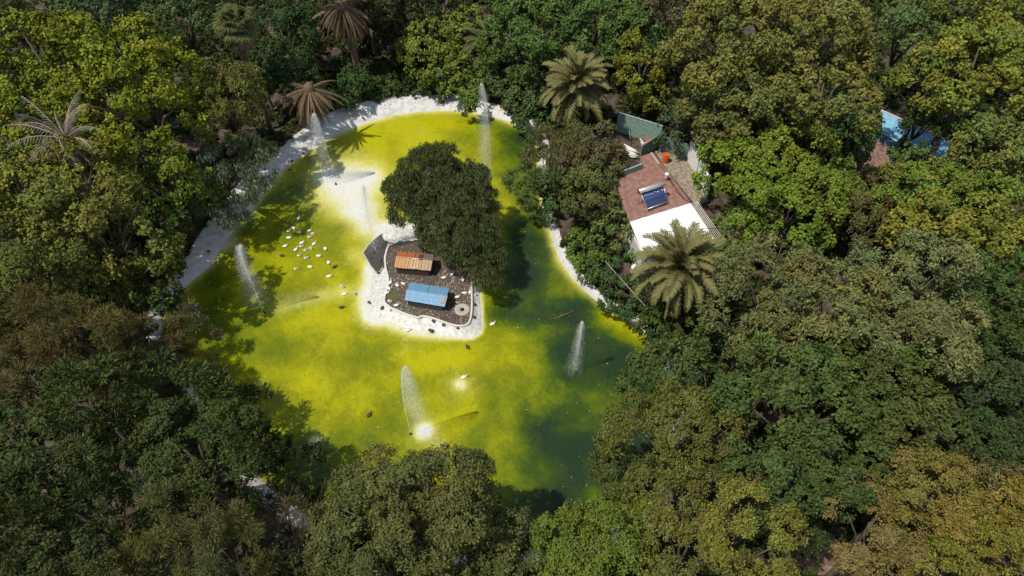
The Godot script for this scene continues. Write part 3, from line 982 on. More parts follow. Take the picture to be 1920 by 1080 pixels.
func flap(a: Array, b: Array) -> void:
	var noise := FastNoiseLite.new()
	noise.frequency = 1.1
	var st := st_new()
	st.set_smooth_group(1)
	var g: Array[PackedVector3Array] = []
	for i in 33:
		var f := i / 32.0 * 4.0
		var k := mini(int(f), 3)
		var p: Vector3 = a[k].lerp(a[k + 1], f - k)
		var q: Vector3 = b[k].lerp(b[k + 1], f - k)
		var line := PackedVector3Array()
		for j in 9:
			var w := p.lerp(q, j / 8.0)
			w.y += 0.3 * noise.get_noise_2d(w.x * 1.4 + w.z * 2.0, w.z * 1.2) + 0.1
			line.append(w)
		g.append(line)
	for i in 32:
		for j in 8:
			quad(st, g[i][j], g[i][j + 1], g[i + 1][j + 1], g[i + 1][j])
	tag_mesh("liner_flap", st_end(st), liner_wet, Vector3.ZERO, "crumpled fold of white liner at the island's top edge", "liner")

func lump(sd: int, s: float) -> ArrayMesh:
	var noise := FastNoiseLite.new()
	noise.seed = sd
	noise.frequency = 0.9
	var st := st_new()
	st.set_smooth_group(1)
	var g: Array[PackedVector3Array] = []
	for j in 6:
		var line := PackedVector3Array()
		for i in 9:
			var la := PI * (j / 5.0 - 0.5)
			var lo := TAU * (i % 8) / 8.0
			var d := Vector3(cos(la) * cos(lo), sin(la) * 0.7, cos(la) * sin(lo))
			line.append(d * s * (1.0 + 0.45 * noise.get_noise_3dv(d * 1.5)))
		g.append(line)
	for j in 5:
		for i in 8:
			quad(st, g[j][i], g[j][i + 1], g[j + 1][i + 1], g[j + 1][i])
	return st_end(st)

func stone(at: Vector3, s: float, label: String, sd: int) -> void:
	var pale := label.begins_with("pale")
	tag_mesh("stone", lump(sd, s * 0.6), mat(0.55, 0.52, 0.5) if pale else mat(0.06, 0.05, 0.045), at, label, "stone", "loose stones on the liner")

func floating_branch(a: Vector3, b: Vector3) -> void:
	rng.seed = 8
	var st := st_new()
	tube(st, PackedVector3Array([a, a.lerp(b, 0.5) + Vector3(0, 0.08, 0.1), b]), PackedFloat32Array([0.04, 0.08, 0.02]), 6)
	for i in 9:
		var s := a.lerp(b, rng.randf_range(0.1, 0.8))
		tube(st, PackedVector3Array([s, s + Vector3(rng.randf_range(-0.6, 0.6), 0.1, rng.randf_range(-0.6, 0.6))]), PackedFloat32Array([0.03, 0.01]), 4)
	tag_mesh("floating_branch", st_end(st), mat(0.11, 0.08, 0.045), Vector3.ZERO, "brown dead branch floating above the upright fountain", "branch")

# ---------------------------------------------------------------- house
func wall(called: String, a: Vector3, b: Vector3, h: float, thick: float, m: Material, label: String, category: String) -> void:
	var st := st_new()
	var dir := b - a
	dir.y = 0
	dir = dir.normalized()
	var base := minf(a.y, b.y)
	box(st, Vector3((a.x + b.x) * 0.5, base + h * 0.5, (a.z + b.z) * 0.5), Vector3(a.distance_to(b), h, thick), Basis(dir, Vector3.UP, dir.cross(Vector3.UP)))
	box(st, Vector3((a.x + b.x) * 0.5, base + h + 0.025, (a.z + b.z) * 0.5), Vector3(a.distance_to(b) + 0.02, 0.05, thick + 0.05), Basis(dir, Vector3.UP, dir.cross(Vector3.UP)))
	tag_mesh(called, st_end(st), m, Vector3.ZERO, label, category)

func down(p: Vector3) -> Vector3:
	return Vector3(p.x, 0.7, p.z)

func house_wall(o: Node3D, a: Vector3, b: Vector3, m: Material) -> void:
	var st := st_new()
	var dir := b - a
	dir.y = 0
	var h := minf(a.y, b.y) - 0.78
	var d := dir.normalized()
	box(st, Vector3((a.x + b.x) * 0.5, 0.7 + h * 0.5, (a.z + b.z) * 0.5), Vector3(dir.length() - 0.16, h, 0.14), Basis(d, Vector3.UP, d.cross(Vector3.UP)))
	part("wall", st_end(st), m, o)

func brown_house(bl: Vector3, br: Vector3, tr: Vector3, notch: Vector3, inner: Vector3, tl: Vector3) -> void:
	var o := thing("house", "low house with a flat reddish brown roof by the courtyard", "house")
	var brown := worn(71, Color(0.2, 0.1, 0.08), Color(0.235, 0.125, 0.1), Color(0.28, 0.16, 0.13), 4.0, 0.85)
	# roof sheets in strips that overlap towards the front edge
	var n := 9
	for i in n:
		var t0 := float(i) / n
		var t1 := (i + 1.0) / n
		var lift := 0.022 * (n - i) / n
		var l0 := bl.lerp(tl, minf(t0 * 1.35, 1.0)) if t0 * 1.35 <= 1.0 else tl.lerp(inner, minf((t0 * 1.35 - 1.0) / 0.35, 1.0))
		var l1 := bl.lerp(tl, minf(t1 * 1.35, 1.0)) if t1 * 1.35 <= 1.0 else tl.lerp(inner, minf((t1 * 1.35 - 1.0) / 0.35, 1.0))
		if i == n - 1:
			l1 = notch
		if i == n - 2:
			l1 = inner.lerp(notch, 0.3)
		if i == n - 1:
			l0 = inner.lerp(notch, 0.3)
		var up := Vector3(0, lift * (1 if i % 2 else 2), 0)
		part("roof_sheet", slab(l0 + up, br.lerp(tr, t0) + up, br.lerp(tr, t1) + up, l1 + up, 0.05), brown, o)
	var fascia := mat(0.17, 0.09, 0.07)
	part("gutter", rod(br + Vector3(0.06, -0.02, 0), tr + Vector3(0.06, -0.02, 0), 0.05), fascia, o)
	part("beam", rod(br.lerp(tr, 0.02) + Vector3(-0.25, 0.07, 0), br.lerp(tr, 0.75) + Vector3(-0.25, 0.07, 0), 0.035), fascia, o)
	var m := mat(0.4, 0.36, 0.3)
	house_wall(o, down(br) + Vector3(-0.2, br.y - 0.7, 0), down(tr) + Vector3(-0.2, br.y - 0.8, 0), m)
	house_wall(o, down(bl) + Vector3(0.2, br.y - 0.7, -0.2), down(br) + Vector3(-0.2, br.y - 0.7, -0.2), m)
	house_wall(o, down(tl) + Vector3(0.2, br.y - 0.9, 0), down(bl) + Vector3(0.2, br.y - 0.9, 0), m)
	house_wall(o, down(notch) + Vector3(0, br.y - 0.9, 0.1), down(tr) + Vector3(0, br.y - 0.9, 0.1), m)

func white_annex(a: Vector3, b: Vector3, c: Vector3, d: Vector3) -> void:
	var o := thing("annex", "annex with a bright white corrugated roof in front of the brown house", "house")
	var n := 9
	for i in n - 1:
		var m := white_sheet if i % 3 else white_sheet2
		var s := part("roof_sheet", corrugated(a.lerp(b, float(i) / n), a.lerp(b, (i + 1.0) / n + 0.004), d.lerp(c, (i + 1.0) / n + 0.004), d.lerp(c, float(i) / n), 6, 0.035), m, o)
		s.position.y = 0.012 * (i % 2)
	# the last bay is open: bare battens over brown earth
	for i in 5:
		var t := (n - 1.0 + (i + 0.6) / 5.0) / n
		part("batten", rod(a.lerp(b, t), d.lerp(c, t), 0.025, 4), mat(0.72, 0.68, 0.62), o)
	var m2 := mat(0.55, 0.53, 0.5)
	var e := a.lerp(b, (n - 1.0) / n)
	var f := d.lerp(c, (n - 1.0) / n)
	for w in [[a, d], [d, f]]:
		house_wall(o, down(w[0]) + Vector3(0, 2.4, 0), down(w[1]) + Vector3(0, 2.4, 0), m2)
	part("post", rod(down(b), b, 0.05), m2, o)
	part("post", rod(down(c), c, 0.05), m2, o)

func solar_heater(tl: Vector3, tr: Vector3, br: Vector3, bl: Vector3) -> void:
	var o := thing("solar_heater", "solar water heater with blue tubes and silver tank on the brown roof", "solar heater")
	var steel := mat(0.62, 0.62, 0.6, 0.35, 0.6)
	var st := st_new()
	var d := (tr - tl).normalized()
	tube(st, PackedVector3Array([tl - d * 0.16, tl - d * 0.12, tr + d * 0.12, tr + d * 0.16]), PackedFloat32Array([0.16, 0.21, 0.21, 0.16]), 16)
	var k := part("tank", st_end(st), steel, o, Vector3(0, 0.08, 0))
	part("tank_cap", rod(tl - d * 0.19, tl - d * 0.15, 0.2, 16), mat(0.1, 0.1, 0.1), k)
	var glass := mat(0.035, 0.06, 0.2, 0.12)
	var n := 18
	for i in n:
		var t := (i + 0.5) / n
		part("tube", rod(tl.lerp(tr, t), bl.lerp(br, t), 0.034, 8), glass, o)
	var down_ := (bl - tl)
	var nrm := d.cross(down_).normalized()
	if nrm.y > 0:
		nrm = -nrm
	part("reflector", slab(tl + nrm * 0.12, tr + nrm * 0.12, br + nrm * 0.12, bl + nrm * 0.12, 0.01), mat(0.16, 0.2, 0.36, 0.3, 0.3), o)
	part("crossbar", rod(tl.lerp(bl, 0.52) - nrm * 0.05, tr.lerp(br, 0.52) - nrm * 0.05, 0.03, 5), mat(0.06, 0.09, 0.2), o)
	part("crossbar", rod(bl - nrm * 0.02, br - nrm * 0.02, 0.045, 5), steel, o)
	for s in [0.0, 0.5, 1.0]:
		var b := bl.lerp(br, s)
		part("leg", rod(b, Vector3(b.x, 3.2, b.z + 0.05), 0.03, 5), steel, o)
		part("foot", cyl(0.1, 0.07, 0.1, 8), mat(0.4, 0.24, 0.18), o, Vector3(b.x, 3.22, b.z + 0.05))
	for s in [0.0, 1.0]:
		var b := tl.lerp(tr, s)
		part("leg", rod(b, Vector3(b.x, 3.1, b.z), 0.03, 5), steel, o)
		part("side_rail", rod(tl.lerp(tr, s), bl.lerp(br, s), 0.03, 5), steel, o)

func vent(a: Vector3, b: Vector3) -> void:
	var o := thing("vent_pipe", "white capped vent pipe on the right side of the brown roof", "vent", a)
	part("pipe", cyl(0.09, 0.09, 0.55, 10), mat(0.75, 0.74, 0.7), o)
	part("cap", lathe(PackedVector2Array([Vector2(0.0, 0.72), Vector2(0.17, 0.64), Vector2(0.19, 0.56), Vector2(0.15, 0.54)])), mat(0.78, 0.77, 0.74), o)

func cable_mesh(pts: Array, r: float) -> ArrayMesh:
	var st := st_new()
	var v := PackedVector3Array()
	var rr := PackedFloat32Array()
	for i in pts.size():
		v.append(pts[i])
		rr.append(r)
	tube(st, v, rr, 5)
	return st_end(st)

func cable(pts: Array) -> void:
	tag_mesh("cable", cable_mesh(pts, 0.03), mat(0.03, 0.025, 0.025), Vector3.ZERO, "dark cable from the vent pipe along the brown roof", "cable")

func cable2(pts: Array) -> void:
	tag_mesh("cable", cable_mesh(pts, 0.025), mat(0.03, 0.025, 0.025), Vector3.ZERO, "dark cable lying across the white roof", "cable")

func courtyard(pts: Array) -> void:
	var flat := PackedVector2Array()
	for p in pts:
		flat.append(Vector2(p.x, p.z))
	var v := PackedVector3Array()
	for i in Geometry2D.triangulate_polygon(flat):
		v.append(Vector3(flat[i].x, 0.76, flat[i].y))
	struct("courtyard_floor", mesh_of(v), worn(75, Color(0.17, 0.14, 0.1), Color(0.24, 0.2, 0.155), Color(0.3, 0.255, 0.2), 3.0), "grey-brown concrete floor of the courtyard", "floor")

func barrel(at: Vector3) -> void:
	var o := thing("barrel", "orange plastic barrel standing in the courtyard", "barrel", at + Vector3(0, 0.05, 0))
	var orange := mat(0.75, 0.13, 0.02, 0.5)
	part("body", lathe(PackedVector2Array([Vector2(0.26, 0.0), Vector2(0.29, 0.06), Vector2(0.3, 0.25), Vector2(0.32, 0.28), Vector2(0.3, 0.31), Vector2(0.31, 0.55), Vector2(0.33, 0.58), Vector2(0.31, 0.61), Vector2(0.29, 0.86)])), orange, o)
	part("lid", lathe(PackedVector2Array([Vector2(0.31, 0.83), Vector2(0.31, 0.88), Vector2(0.27, 0.88), Vector2(0.25, 0.85), Vector2(0.0, 0.85)])), mat(0.6, 0.1, 0.02, 0.5), o)

func pipe(a: Vector3, b: Vector3, r: float, label: String) -> void:
	var g := ""
	var m := mat(0.7, 0.68, 0.65, 0.5)
	if label.begins_with("white plastic"):
		g = "white plastic pipes piled by the garden wall"
	elif label.begins_with("white post"):
		g = "white posts on the red pile"
	elif label.begins_with("thin grey"):
		m = mat(0.3, 0.3, 0.29)
	elif label.begins_with("leaning"):
		m = mat(0.11, 0.085, 0.065)
	else:
		m = mat(0.42, 0.37, 0.31)
	var o := tag_mesh("trunk_log" if label.begins_with("leaning") else "pole" if label.contains("pole") else "post" if label.contains("post") else "pipe", rod(a, b, r, 8), m, Vector3.ZERO, label, "trunk" if label.begins_with("leaning") else "pole" if label.contains("pole") else "post" if label.contains("post") else "pipe", g)

func red_pile(at: Vector3) -> void:
	tag_mesh("red_tarpaulin", lump(3, 0.55), mat(0.5, 0.05, 0.03, 0.6), at + Vector3(0, 0.25, 0), "crumpled red tarpaulin heap by the green garden wall", "tarpaulin")

func white_bucket(at: Vector3) -> void:
	var o := thing("water_tank", "small white tank in the shade beside the white roof", "tank", at)
	part("body", lathe(PackedVector2Array([Vector2(0.3, 0.0), Vector2(0.36, 0.1), Vector2(0.36, 0.55), Vector2(0.3, 0.66), Vector2(0.12, 0.72), Vector2(0.0, 0.72)])), mat(0.72, 0.71, 0.68, 0.5), o)
	part("cap", cyl(0.1, 0.1, 0.06, 12), mat(0.6, 0.6, 0.58), o, Vector3(0, 0.71, 0))

func flag(at: Vector3) -> void:
	var o := thing("green_flag", "green cloth flag on a pole at the north bank", "flag", at)
	part("pole", rod(Vector3.ZERO, Vector3(0, 2.1, 0), 0.03), mat(0.25, 0.25, 0.24), o)
	var st := st_new()
	st.set_smooth_group(1)
	for i in 6:
		var x0 := i / 6.0
		var x1 := (i + 1) / 6.0
		var w := func(x: float) -> float: return 0.06 * sin(x * 7.0)
		quad(st, Vector3(0.03 + x0 * 0.65, 2.08 - x0 * 0.1, w.call(x0)), Vector3(0.03 + x1 * 0.65, 2.08 - x1 * 0.1, w.call(x1)), Vector3(0.03 + x1 * 0.65, 1.2 + x1 * 0.55, w.call(x1) + 0.05), Vector3(0.03 + x0 * 0.65, 1.2 + x0 * 0.55, w.call(x0) + 0.05))
	part("cloth", st_end(st), mat(0.05, 0.3, 0.24, 0.8), o)

func blue_hall(a: Vector3, b: Vector3, c: Vector3, d: Vector3) -> void:
	# eave a-d faces the camera, ridge b-c behind it
	var o := thing("blue_roofed_hall", "long shed with a bright blue sheet roof under the trees", "shed")
	var blue := worn(81, Color(0.1, 0.32, 0.52), Color(0.2, 0.46, 0.66), Color(0.36, 0.6, 0.76), 1.6, 0.5, 0.03)
	var n := 8
	for i in n:
		part("roof_sheet", corrugated(a.lerp(d, i / float(n)), a.lerp(d, (i + 1.0) / n - 0.004), b.lerp(c, (i + 1.0) / n - 0.004), b.lerp(c, i / float(n)), 5, 0.04), blue, o)
	part("ridge_cap", rod(b + Vector3(0, 0.05, 0), c + Vector3(0, 0.05, 0), 0.07), mat(0.6, 0.5, 0.48), o)
	var m := mat(0.08, 0.17, 0.28)
	house_wall(o, a, d, m)
	house_wall(o, Vector3(b.x, a.y, b.z), Vector3(c.x, a.y, c.z), m)
	house_wall(o, Vector3(b.x, a.y, b.z), a, m)

func lamp_post(a: Vector3, b: Vector3) -> void:
	var o := thing("sign_post", "white post with a small yellow sign in front of the blue roof", "sign", a)
	part("pole", rod(Vector3.ZERO, b - a, 0.045), mat(0.7, 0.7, 0.7), o)
	var st := st_new()
	box(st, Vector3.ZERO, Vector3(0.5, 0.3, 0.04), Basis(Vector3.RIGHT, -0.4))
	part("sign_plate", st_end(st), mat(0.7, 0.5, 0.06), o, b - a)
	st = st_new()
	box(st, Vector3(-0.2, 0.25, 0), Vector3(0.7, 0.35, 0.5), Basis(Vector3.UP, 0.4))
	part("base_block", st_end(st), mat(0.6, 0.62, 0.66), o)

func planter(at: Vector3) -> void:
	var o := thing("brick_planter", "reddish brick planter below the skirted palm", "planter", at)
	var brick := mat(0.2, 0.075, 0.05)
	for i in 4:
		var a := TAU * i / 4
		var st := st_new()
		box(st, Vector3(cos(a) * 1.1, 0.3, sin(a) * 1.1), Vector3(0.2, 0.6, 2.4 if i % 2 == 0 else 2.0), Basis(Vector3.UP, -a))
		part("side", st_end(st), brick, o)
	var st2 := st_new()
	box(st2, Vector3(0, 0.22, 0), Vector3(2.0, 0.4, 2.0))
	part("soil", st_end(st2), mat(0.06, 0.04, 0.03), o)

var liner: StandardMaterial3D
var liner_wet: StandardMaterial3D
var soil: StandardMaterial3D
var isle_soil: StandardMaterial3D
var green_paint: StandardMaterial3D
var green_dark: StandardMaterial3D
var white_paint: StandardMaterial3D
var white_sheet: StandardMaterial3D
var white_sheet2: StandardMaterial3D

func _ready() -> void:
	# camera
	var cam := Camera3D.new()
	cam.name = "camera"
	add_child(cam)
	cam.position = Vector3(0, 42, 0)
	cam.rotation_degrees = Vector3(-50, 0, 0)
	cam.fov = 45.75
	cam.near = 0.5
	cam.far = 4000.0
	cam.current = true
	# sky and exposure
	var sky_m := ProceduralSkyMaterial.new()
	sky_m.sky_top_color = Color(0.54, 0.59, 0.66)
	sky_m.sky_horizon_color = Color(0.76, 0.78, 0.8)
	sky_m.sky_curve = 0.2
	sky_m.ground_bottom_color = Color(0.16, 0.16, 0.13)
	sky_m.ground_horizon_color = Color(0.5, 0.52, 0.52)
	var sky := Sky.new()
	sky.sky_material = sky_m
	var env := Environment.new()
	env.background_mode = Environment.BG_SKY
	env.sky = sky
	env.background_energy_multiplier = 1.2
	env.ambient_light_source = Environment.AMBIENT_SOURCE_SKY
	env.tonemap_mode = Environment.TONE_MAPPER_LINEAR
	env.tonemap_exposure = 1.12
	env.sdfgi_enabled = true
	env.ssao_enabled = true
	env.ssil_enabled = true
	var we := WorldEnvironment.new()
	we.name = "environment"
	we.environment = env
	add_child(we)
	# sun: from the left, a little behind the camera
	var sun := DirectionalLight3D.new()
	sun.name = "sun"
	add_child(sun)
	sun.rotation_degrees = Vector3(-63, -66, 0)
	sun.light_energy = 1.22
	sun.light_color = Color(1.0, 0.965, 0.9)
	sun.light_angular_distance = 0.5
	sun.shadow_enabled = true

	rng.seed = 1
	for i in 1024:
		var z := rng.randf_range(-1, 1)
		var a := rng.randf() * TAU
		dirs.append(Vector3(cos(a) * sqrt(1 - z * z), z, sin(a) * sqrt(1 - z * z)))

	# materials shared by many things
	bark = worn(21, Color(0.06, 0.045, 0.03), Color(0.1, 0.075, 0.055), Color(0.15, 0.12, 0.09), 1.2)
	palm_bark = worn(22, Color(0.09, 0.055, 0.035), Color(0.14, 0.09, 0.06), Color(0.2, 0.14, 0.1), 0.8)
	water_drop = mat(0.74, 0.76, 0.77, 0.3)
	water_drop.backlight = Color(0.8, 0.8, 0.8)
	liner = worn(23, Color(0.45, 0.44, 0.43), Color(0.56, 0.56, 0.56), Color(0.6, 0.6, 0.61), 5.0, 0.6)
	liner_wet = worn(24, Color(0.42, 0.41, 0.39), Color(0.56, 0.56, 0.55), Color(0.6, 0.6, 0.59), 2.5, 0.5)
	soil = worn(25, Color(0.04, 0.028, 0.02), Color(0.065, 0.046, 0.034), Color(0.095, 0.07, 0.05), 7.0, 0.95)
	isle_soil = worn(26, Color(0.035, 0.026, 0.022), Color(0.075, 0.055, 0.045), Color(0.15, 0.115, 0.095), 1.4, 0.95, 0.05)
	green_paint = worn(27, Color(0.2, 0.34, 0.3), Color(0.28, 0.42, 0.37), Color(0.15, 0.24, 0.21), 2.5)
	green_dark = worn(28, Color(0.09, 0.16, 0.13), Color(0.14, 0.22, 0.18), Color(0.2, 0.28, 0.24), 2.0)
	white_paint = worn(29, Color(0.6, 0.6, 0.6), Color(0.74, 0.74, 0.74), Color(0.78, 0.78, 0.78), 2.0)
	white_sheet = worn(30, Color(0.72, 0.72, 0.71), Color(0.8, 0.8, 0.8), Color(0.82, 0.82, 0.82), 4.0, 0.5)
	white_sheet2 = worn(35, Color(0.68, 0.67, 0.65), Color(0.78, 0.77, 0.76), Color(0.8, 0.8, 0.8), 3.0, 0.5)
	var palm_leaf := leafmat(0.15, 0.145, 0.06, 0.3)
	var palm_leaf_dark := leafmat(0.09, 0.1, 0.04, 0.3)
	var dry_leaf := leafmat(0.155, 0.112, 0.075, 0.3)
	dark_dry = leafmat(0.1, 0.075, 0.052, 0.3)
	var grey_leaf := leafmat(0.27, 0.225, 0.2, 0.2)
	var fan_leaf_green := leafmat(0.09, 0.1, 0.035, 0.3)

	# the setting
	setting()
	patch("path", [Vector3(-16.59, 0.71, -73.14), Vector3(-12.38, 0.71, -74.09), Vector3(-10.56, 0.71, -64.45), Vector3(-17.12, 0.71, -64.45), Vector3(-17.44, 0.71, -69.73)], "brown dirt path in the shade beyond the north bank")
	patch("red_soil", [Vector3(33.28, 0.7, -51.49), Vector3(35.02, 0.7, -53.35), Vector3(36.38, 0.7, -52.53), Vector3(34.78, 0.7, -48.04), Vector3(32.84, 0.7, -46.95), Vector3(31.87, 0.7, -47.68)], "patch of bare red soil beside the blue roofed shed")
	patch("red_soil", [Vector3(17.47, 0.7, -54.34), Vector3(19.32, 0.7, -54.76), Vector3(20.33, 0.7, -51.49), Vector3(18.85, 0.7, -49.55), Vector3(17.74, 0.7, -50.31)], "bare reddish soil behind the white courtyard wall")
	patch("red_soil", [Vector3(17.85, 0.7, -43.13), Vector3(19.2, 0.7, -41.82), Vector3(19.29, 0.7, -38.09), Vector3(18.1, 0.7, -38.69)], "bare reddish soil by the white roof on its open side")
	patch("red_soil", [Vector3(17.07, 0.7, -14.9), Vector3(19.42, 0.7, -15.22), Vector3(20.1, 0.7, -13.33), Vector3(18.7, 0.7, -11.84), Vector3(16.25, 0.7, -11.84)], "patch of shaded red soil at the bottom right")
	undergrowth()
	# island things and the house
	rusty_shed(Vector3(-9.43, 1.25, -36.36), Vector3(-6.47, 1.25, -35.99), Vector3(-9.3, 1.7, -37.09), Vector3(-6.33, 1.7, -36.71), Vector3(-9.24, 1.35, -38.03), Vector3(-6.31, 1.35, -37.69))
	blue_shed(Vector3(-8.24, 1.15, -33.06), Vector3(-5.18, 1.15, -32.41), Vector3(-8.04, 1.7, -33.63), Vector3(-4.94, 1.7, -33), Vector3(-7.99, 1.28, -34.71), Vector3(-4.88, 1.28, -34.1))
	basin(Vector3(-3.86, 0.45, -32.7))
	puddle(Vector3(-9.36, 0.45, -34.09))
	cove([Vector3(-12.4, 0.12, -38.8), Vector3(-12.09, 0.12, -39.66), Vector3(-11.64, 0.12, -40.36), Vector3(-11.11, 0.12, -41.02), Vector3(-10.74, 0.12, -40.36), Vector3(-10.43, 0.12, -39.84), Vector3(-10.55, 0.12, -38.8), Vector3(-10.54, 0.12, -37.65), Vector3(-10.54, 0.12, -37.22), Vector3(-10.79, 0.12, -36.66), Vector3(-11.05, 0.12, -36.61), Vector3(-11.56, 0.12, -37.29)])
	flap([Vector3(-11, 0.5, -40.52), Vector3(-10.31, 0.75, -41.01), Vector3(-9.41, 0.75, -40.73), Vector3(-8.42, 0.7, -40.56), Vector3(-7.35, 0.6, -40.58)], [Vector3(-10.64, 0.62, -39.73), Vector3(-10.06, 0.6, -39.56), Vector3(-9.11, 0.6, -39.74), Vector3(-8.16, 0.58, -39.87), Vector3(-7.25, 0.55, -40.02)])
	stone(Vector3(-10.07, 0.25, -33), 0.34, "dark stone on the white apron left of the others", 0)
	stone(Vector3(-9.36, 0.25, -32.77), 0.30, "dark stone below the island's lower left corner", 1)
	stone(Vector3(-5.97, 0.25, -31.71), 0.42, "large dark stone on the lower white apron, left of a pair", 2)
	stone(Vector3(-5.16, 0.25, -31.34), 0.38, "dark stone on the lower white apron, right of a pair", 3)
	stone(Vector3(-4.07, 0.25, -31.12), 0.44, "dark stone at the lower right bend of the white apron", 4)
	stone(Vector3(-2.93, 0.25, -32.08), 0.30, "dark stone at the right kerb, lowest", 5)
	stone(Vector3(-2.92, 0.25, -33.32), 0.26, "dark stone at the right kerb, middle", 6)
	stone(Vector3(-3.37, 0.25, -35.12), 0.28, "dark stone at the right kerb under the tree", 7)
	stone(Vector3(-11.25, 0.25, -33.6), 0.20, "small dark stone at the left tip of the white apron", 8)
	stone(Vector3(-6.14, 0.25, -30.79), 0.22, "small dark stone at the lower water line of the apron", 9)
	stone(Vector3(-2.91, 0.25, -34.32), 0.24, "pale stone at the right kerb", 10)
	stone(Vector3(-20.71, 0.4, -50.52), .22, "dark clod on the left white bank, upper of a pair", 20)
	stone(Vector3(-20.7, 0.4, -49.3), .22, "dark clod on the left white bank at the water line", 21)
	stone(Vector3(-25.88, 0.4, -41.79), .22, "dark clod near the willow on the white bank", 22)
	stone(Vector3(-25.28, 0.4, -38.91), .22, "dark clod near the ragged end of the liner", 23)
	stone(Vector3(-19.87, 0.4, -51.62), .22, "dark clod on the shaded white bank above the leaning fountain", 24)
	stone(Vector3(-14.97, 0.4, -57.25), .22, "dark clod at the water line of the north bank", 25)
	floating_branch(Vector3(3.22, 0, -32.12), Vector3(4.92, 0, -32.96))
	brown_house(Vector3(9.46, 3.3, -39.29), Vector3(14.74, 3.3, -41.61), Vector3(12.58, 3.05, -48.5), Vector3(11.4, 3.05, -47.94), Vector3(11.43, 3.1, -46.13), Vector3(8.8, 3.05, -45.34))
	white_annex(Vector3(9.46, 3.42, -39.29), Vector3(15.33, 3.42, -41.74), Vector3(16.79, 3.1, -37.73), Vector3(10.21, 3.1, -35.8))
	solar_heater(Vector3(10.42, 4.55, -41.62), Vector3(12.37, 4.55, -42.47), Vector3(12.82, 3.58, -41.51), Vector3(11.03, 3.58, -40.63))
	vent(Vector3(13.14, 3.3, -44.59), Vector3(12.98, 4, -44.32))
	cable([Vector3(13.22, 3.36, -44.98), Vector3(13.6, 3.36, -43.88), Vector3(13.91, 3.36, -42.8), Vector3(14.37, 3.36, -41.93), Vector3(14.86, 3.36, -41.65)])
	cable2([Vector3(10.52, 3.5, -37.89), Vector3(11.78, 3.5, -38.03), Vector3(13.17, 3.5, -38.25), Vector3(14.79, 3.5, -38.4), Vector3(16.86, 3.5, -38.53)])
	courtyard([Vector3(13.48, 0.71, -51.67), Vector3(16.44, 0.71, -50.61), Vector3(17.27, 0.71, -48.46), Vector3(17.35, 0.71, -44.62), Vector3(16.11, 0.71, -44.06), Vector3(14.3, 0.71, -48.86)])
	wall("garden_wall", Vector3(10.18, 0.7, -54.76), Vector3(14.1, 0.7, -52.65), 2.1, 0.12, green_paint, "pale green garden wall behind the stack of white pipes", "wall")
	wall("garden_wall", Vector3(12.01, 0.7, -50.52), Vector3(13.98, 0.7, -52.32), 1.5, 0.1, green_dark, "dark green low wall at the top corner of the brown roof", "wall")
	wall("garden_wall", Vector3(13.96, 0.7, -51.68), Vector3(16.32, 0.7, -50.31), 1.7, 0.12, green_dark, "green courtyard wall behind the orange barrel", "wall")  # shade on this wall is painted in with the darker green
	wall("garden_wall", Vector3(16.37, 0.7, -50.41), Vector3(16.93, 0.7, -48.37), 2.1, 0.14, white_paint, "white courtyard wall beside the bright green tree", "wall")
	wall("garden_wall", Vector3(16.97, 0.7, -48.23), Vector3(17.13, 0.7, -44.81), 2.0, 0.14, white_paint, "white courtyard wall continuing behind the bright green tree", "wall")
	wall("green_parapet", Vector3(9.61, 3.05, -45.34), Vector3(11.37, 3.05, -46.29), 0.55, 0.08, green_paint, "upright pale green panel at the left edge of the brown roof", "panel")
	barrel(Vector3(14.27, 0.7, -50))
	pipe(Vector3(10.69, 0.95, -52.33), Vector3(11.72, 0.95, -51.37), 0.07, "white plastic pipe in the pile beside the green garden wall")
	pipe(Vector3(10.72, 1.05, -51.9), Vector3(11.77, 1.05, -51.07), 0.07, "white plastic pipe in the pile beside the green garden wall")
	pipe(Vector3(10.74, 1.15, -51.48), Vector3(11.89, 0.95, -51.03), 0.07, "white plastic pipe in the pile beside the green garden wall")
	pipe(Vector3(10.84, 0.95, -51.43), Vector3(11.63, 1.05, -50.74), 0.07, "white plastic pipe in the pile beside the green garden wall")
	pipe(Vector3(10.87, 1.05, -51.01), Vector3(11.74, 0.95, -50.69), 0.07, "white plastic pipe in the pile beside the green garden wall")
	pipe(Vector3(10.89, 1.15, -50.59), Vector3(11.8, 1.05, -50.4), 0.07, "white plastic pipe in the pile beside the green garden wall")
	pipe(Vector3(10.99, 0.95, -50.54), Vector3(11.6, 0.95, -50.36), 0.07, "white plastic pipe in the pile beside the green garden wall")
	pipe(Vector3(12.07, 1.7, -52.19), Vector3(12.79, 1.2, -51.63), 0.06, "white post leaning on the red pile by the garden wall")
	pipe(Vector3(12.08, 1.7, -51.72), Vector3(12.81, 1.2, -51.37), 0.06, "white post leaning on the red pile by the garden wall")
	pipe(Vector3(12.09, 1.7, -51.25), Vector3(12.83, 1.2, -51.12), 0.06, "white post leaning on the red pile by the garden wall")
	red_pile(Vector3(13.12, 0.7, -52.54))
	pipe(Vector3(11.45, 0.7, -52.65), Vector3(11.04, 2.3, -52.64), 0.05, "thin grey pole standing left of the pipe pile")
	pipe(Vector3(7.36, 2.1, -36.23), Vector3(10.1, 2.4, -31.07), 0.025, "long pale pole lying over the right shore hedge")
	white_bucket(Vector3(9.88, 0.7, -36.34))
	flag(Vector3(-7.74, 0.7, -61.71))
	blue_hall(Vector3(34.65, 1.5, -54.12), Vector3(35.84, 2.3, -55.83), Vector3(40.65, 2.3, -50.81), Vector3(39.04, 1.5, -48.44))
	lamp_post(Vector3(38.09, 0.7, -50.31), Vector3(37.71, 2.7, -50.3))
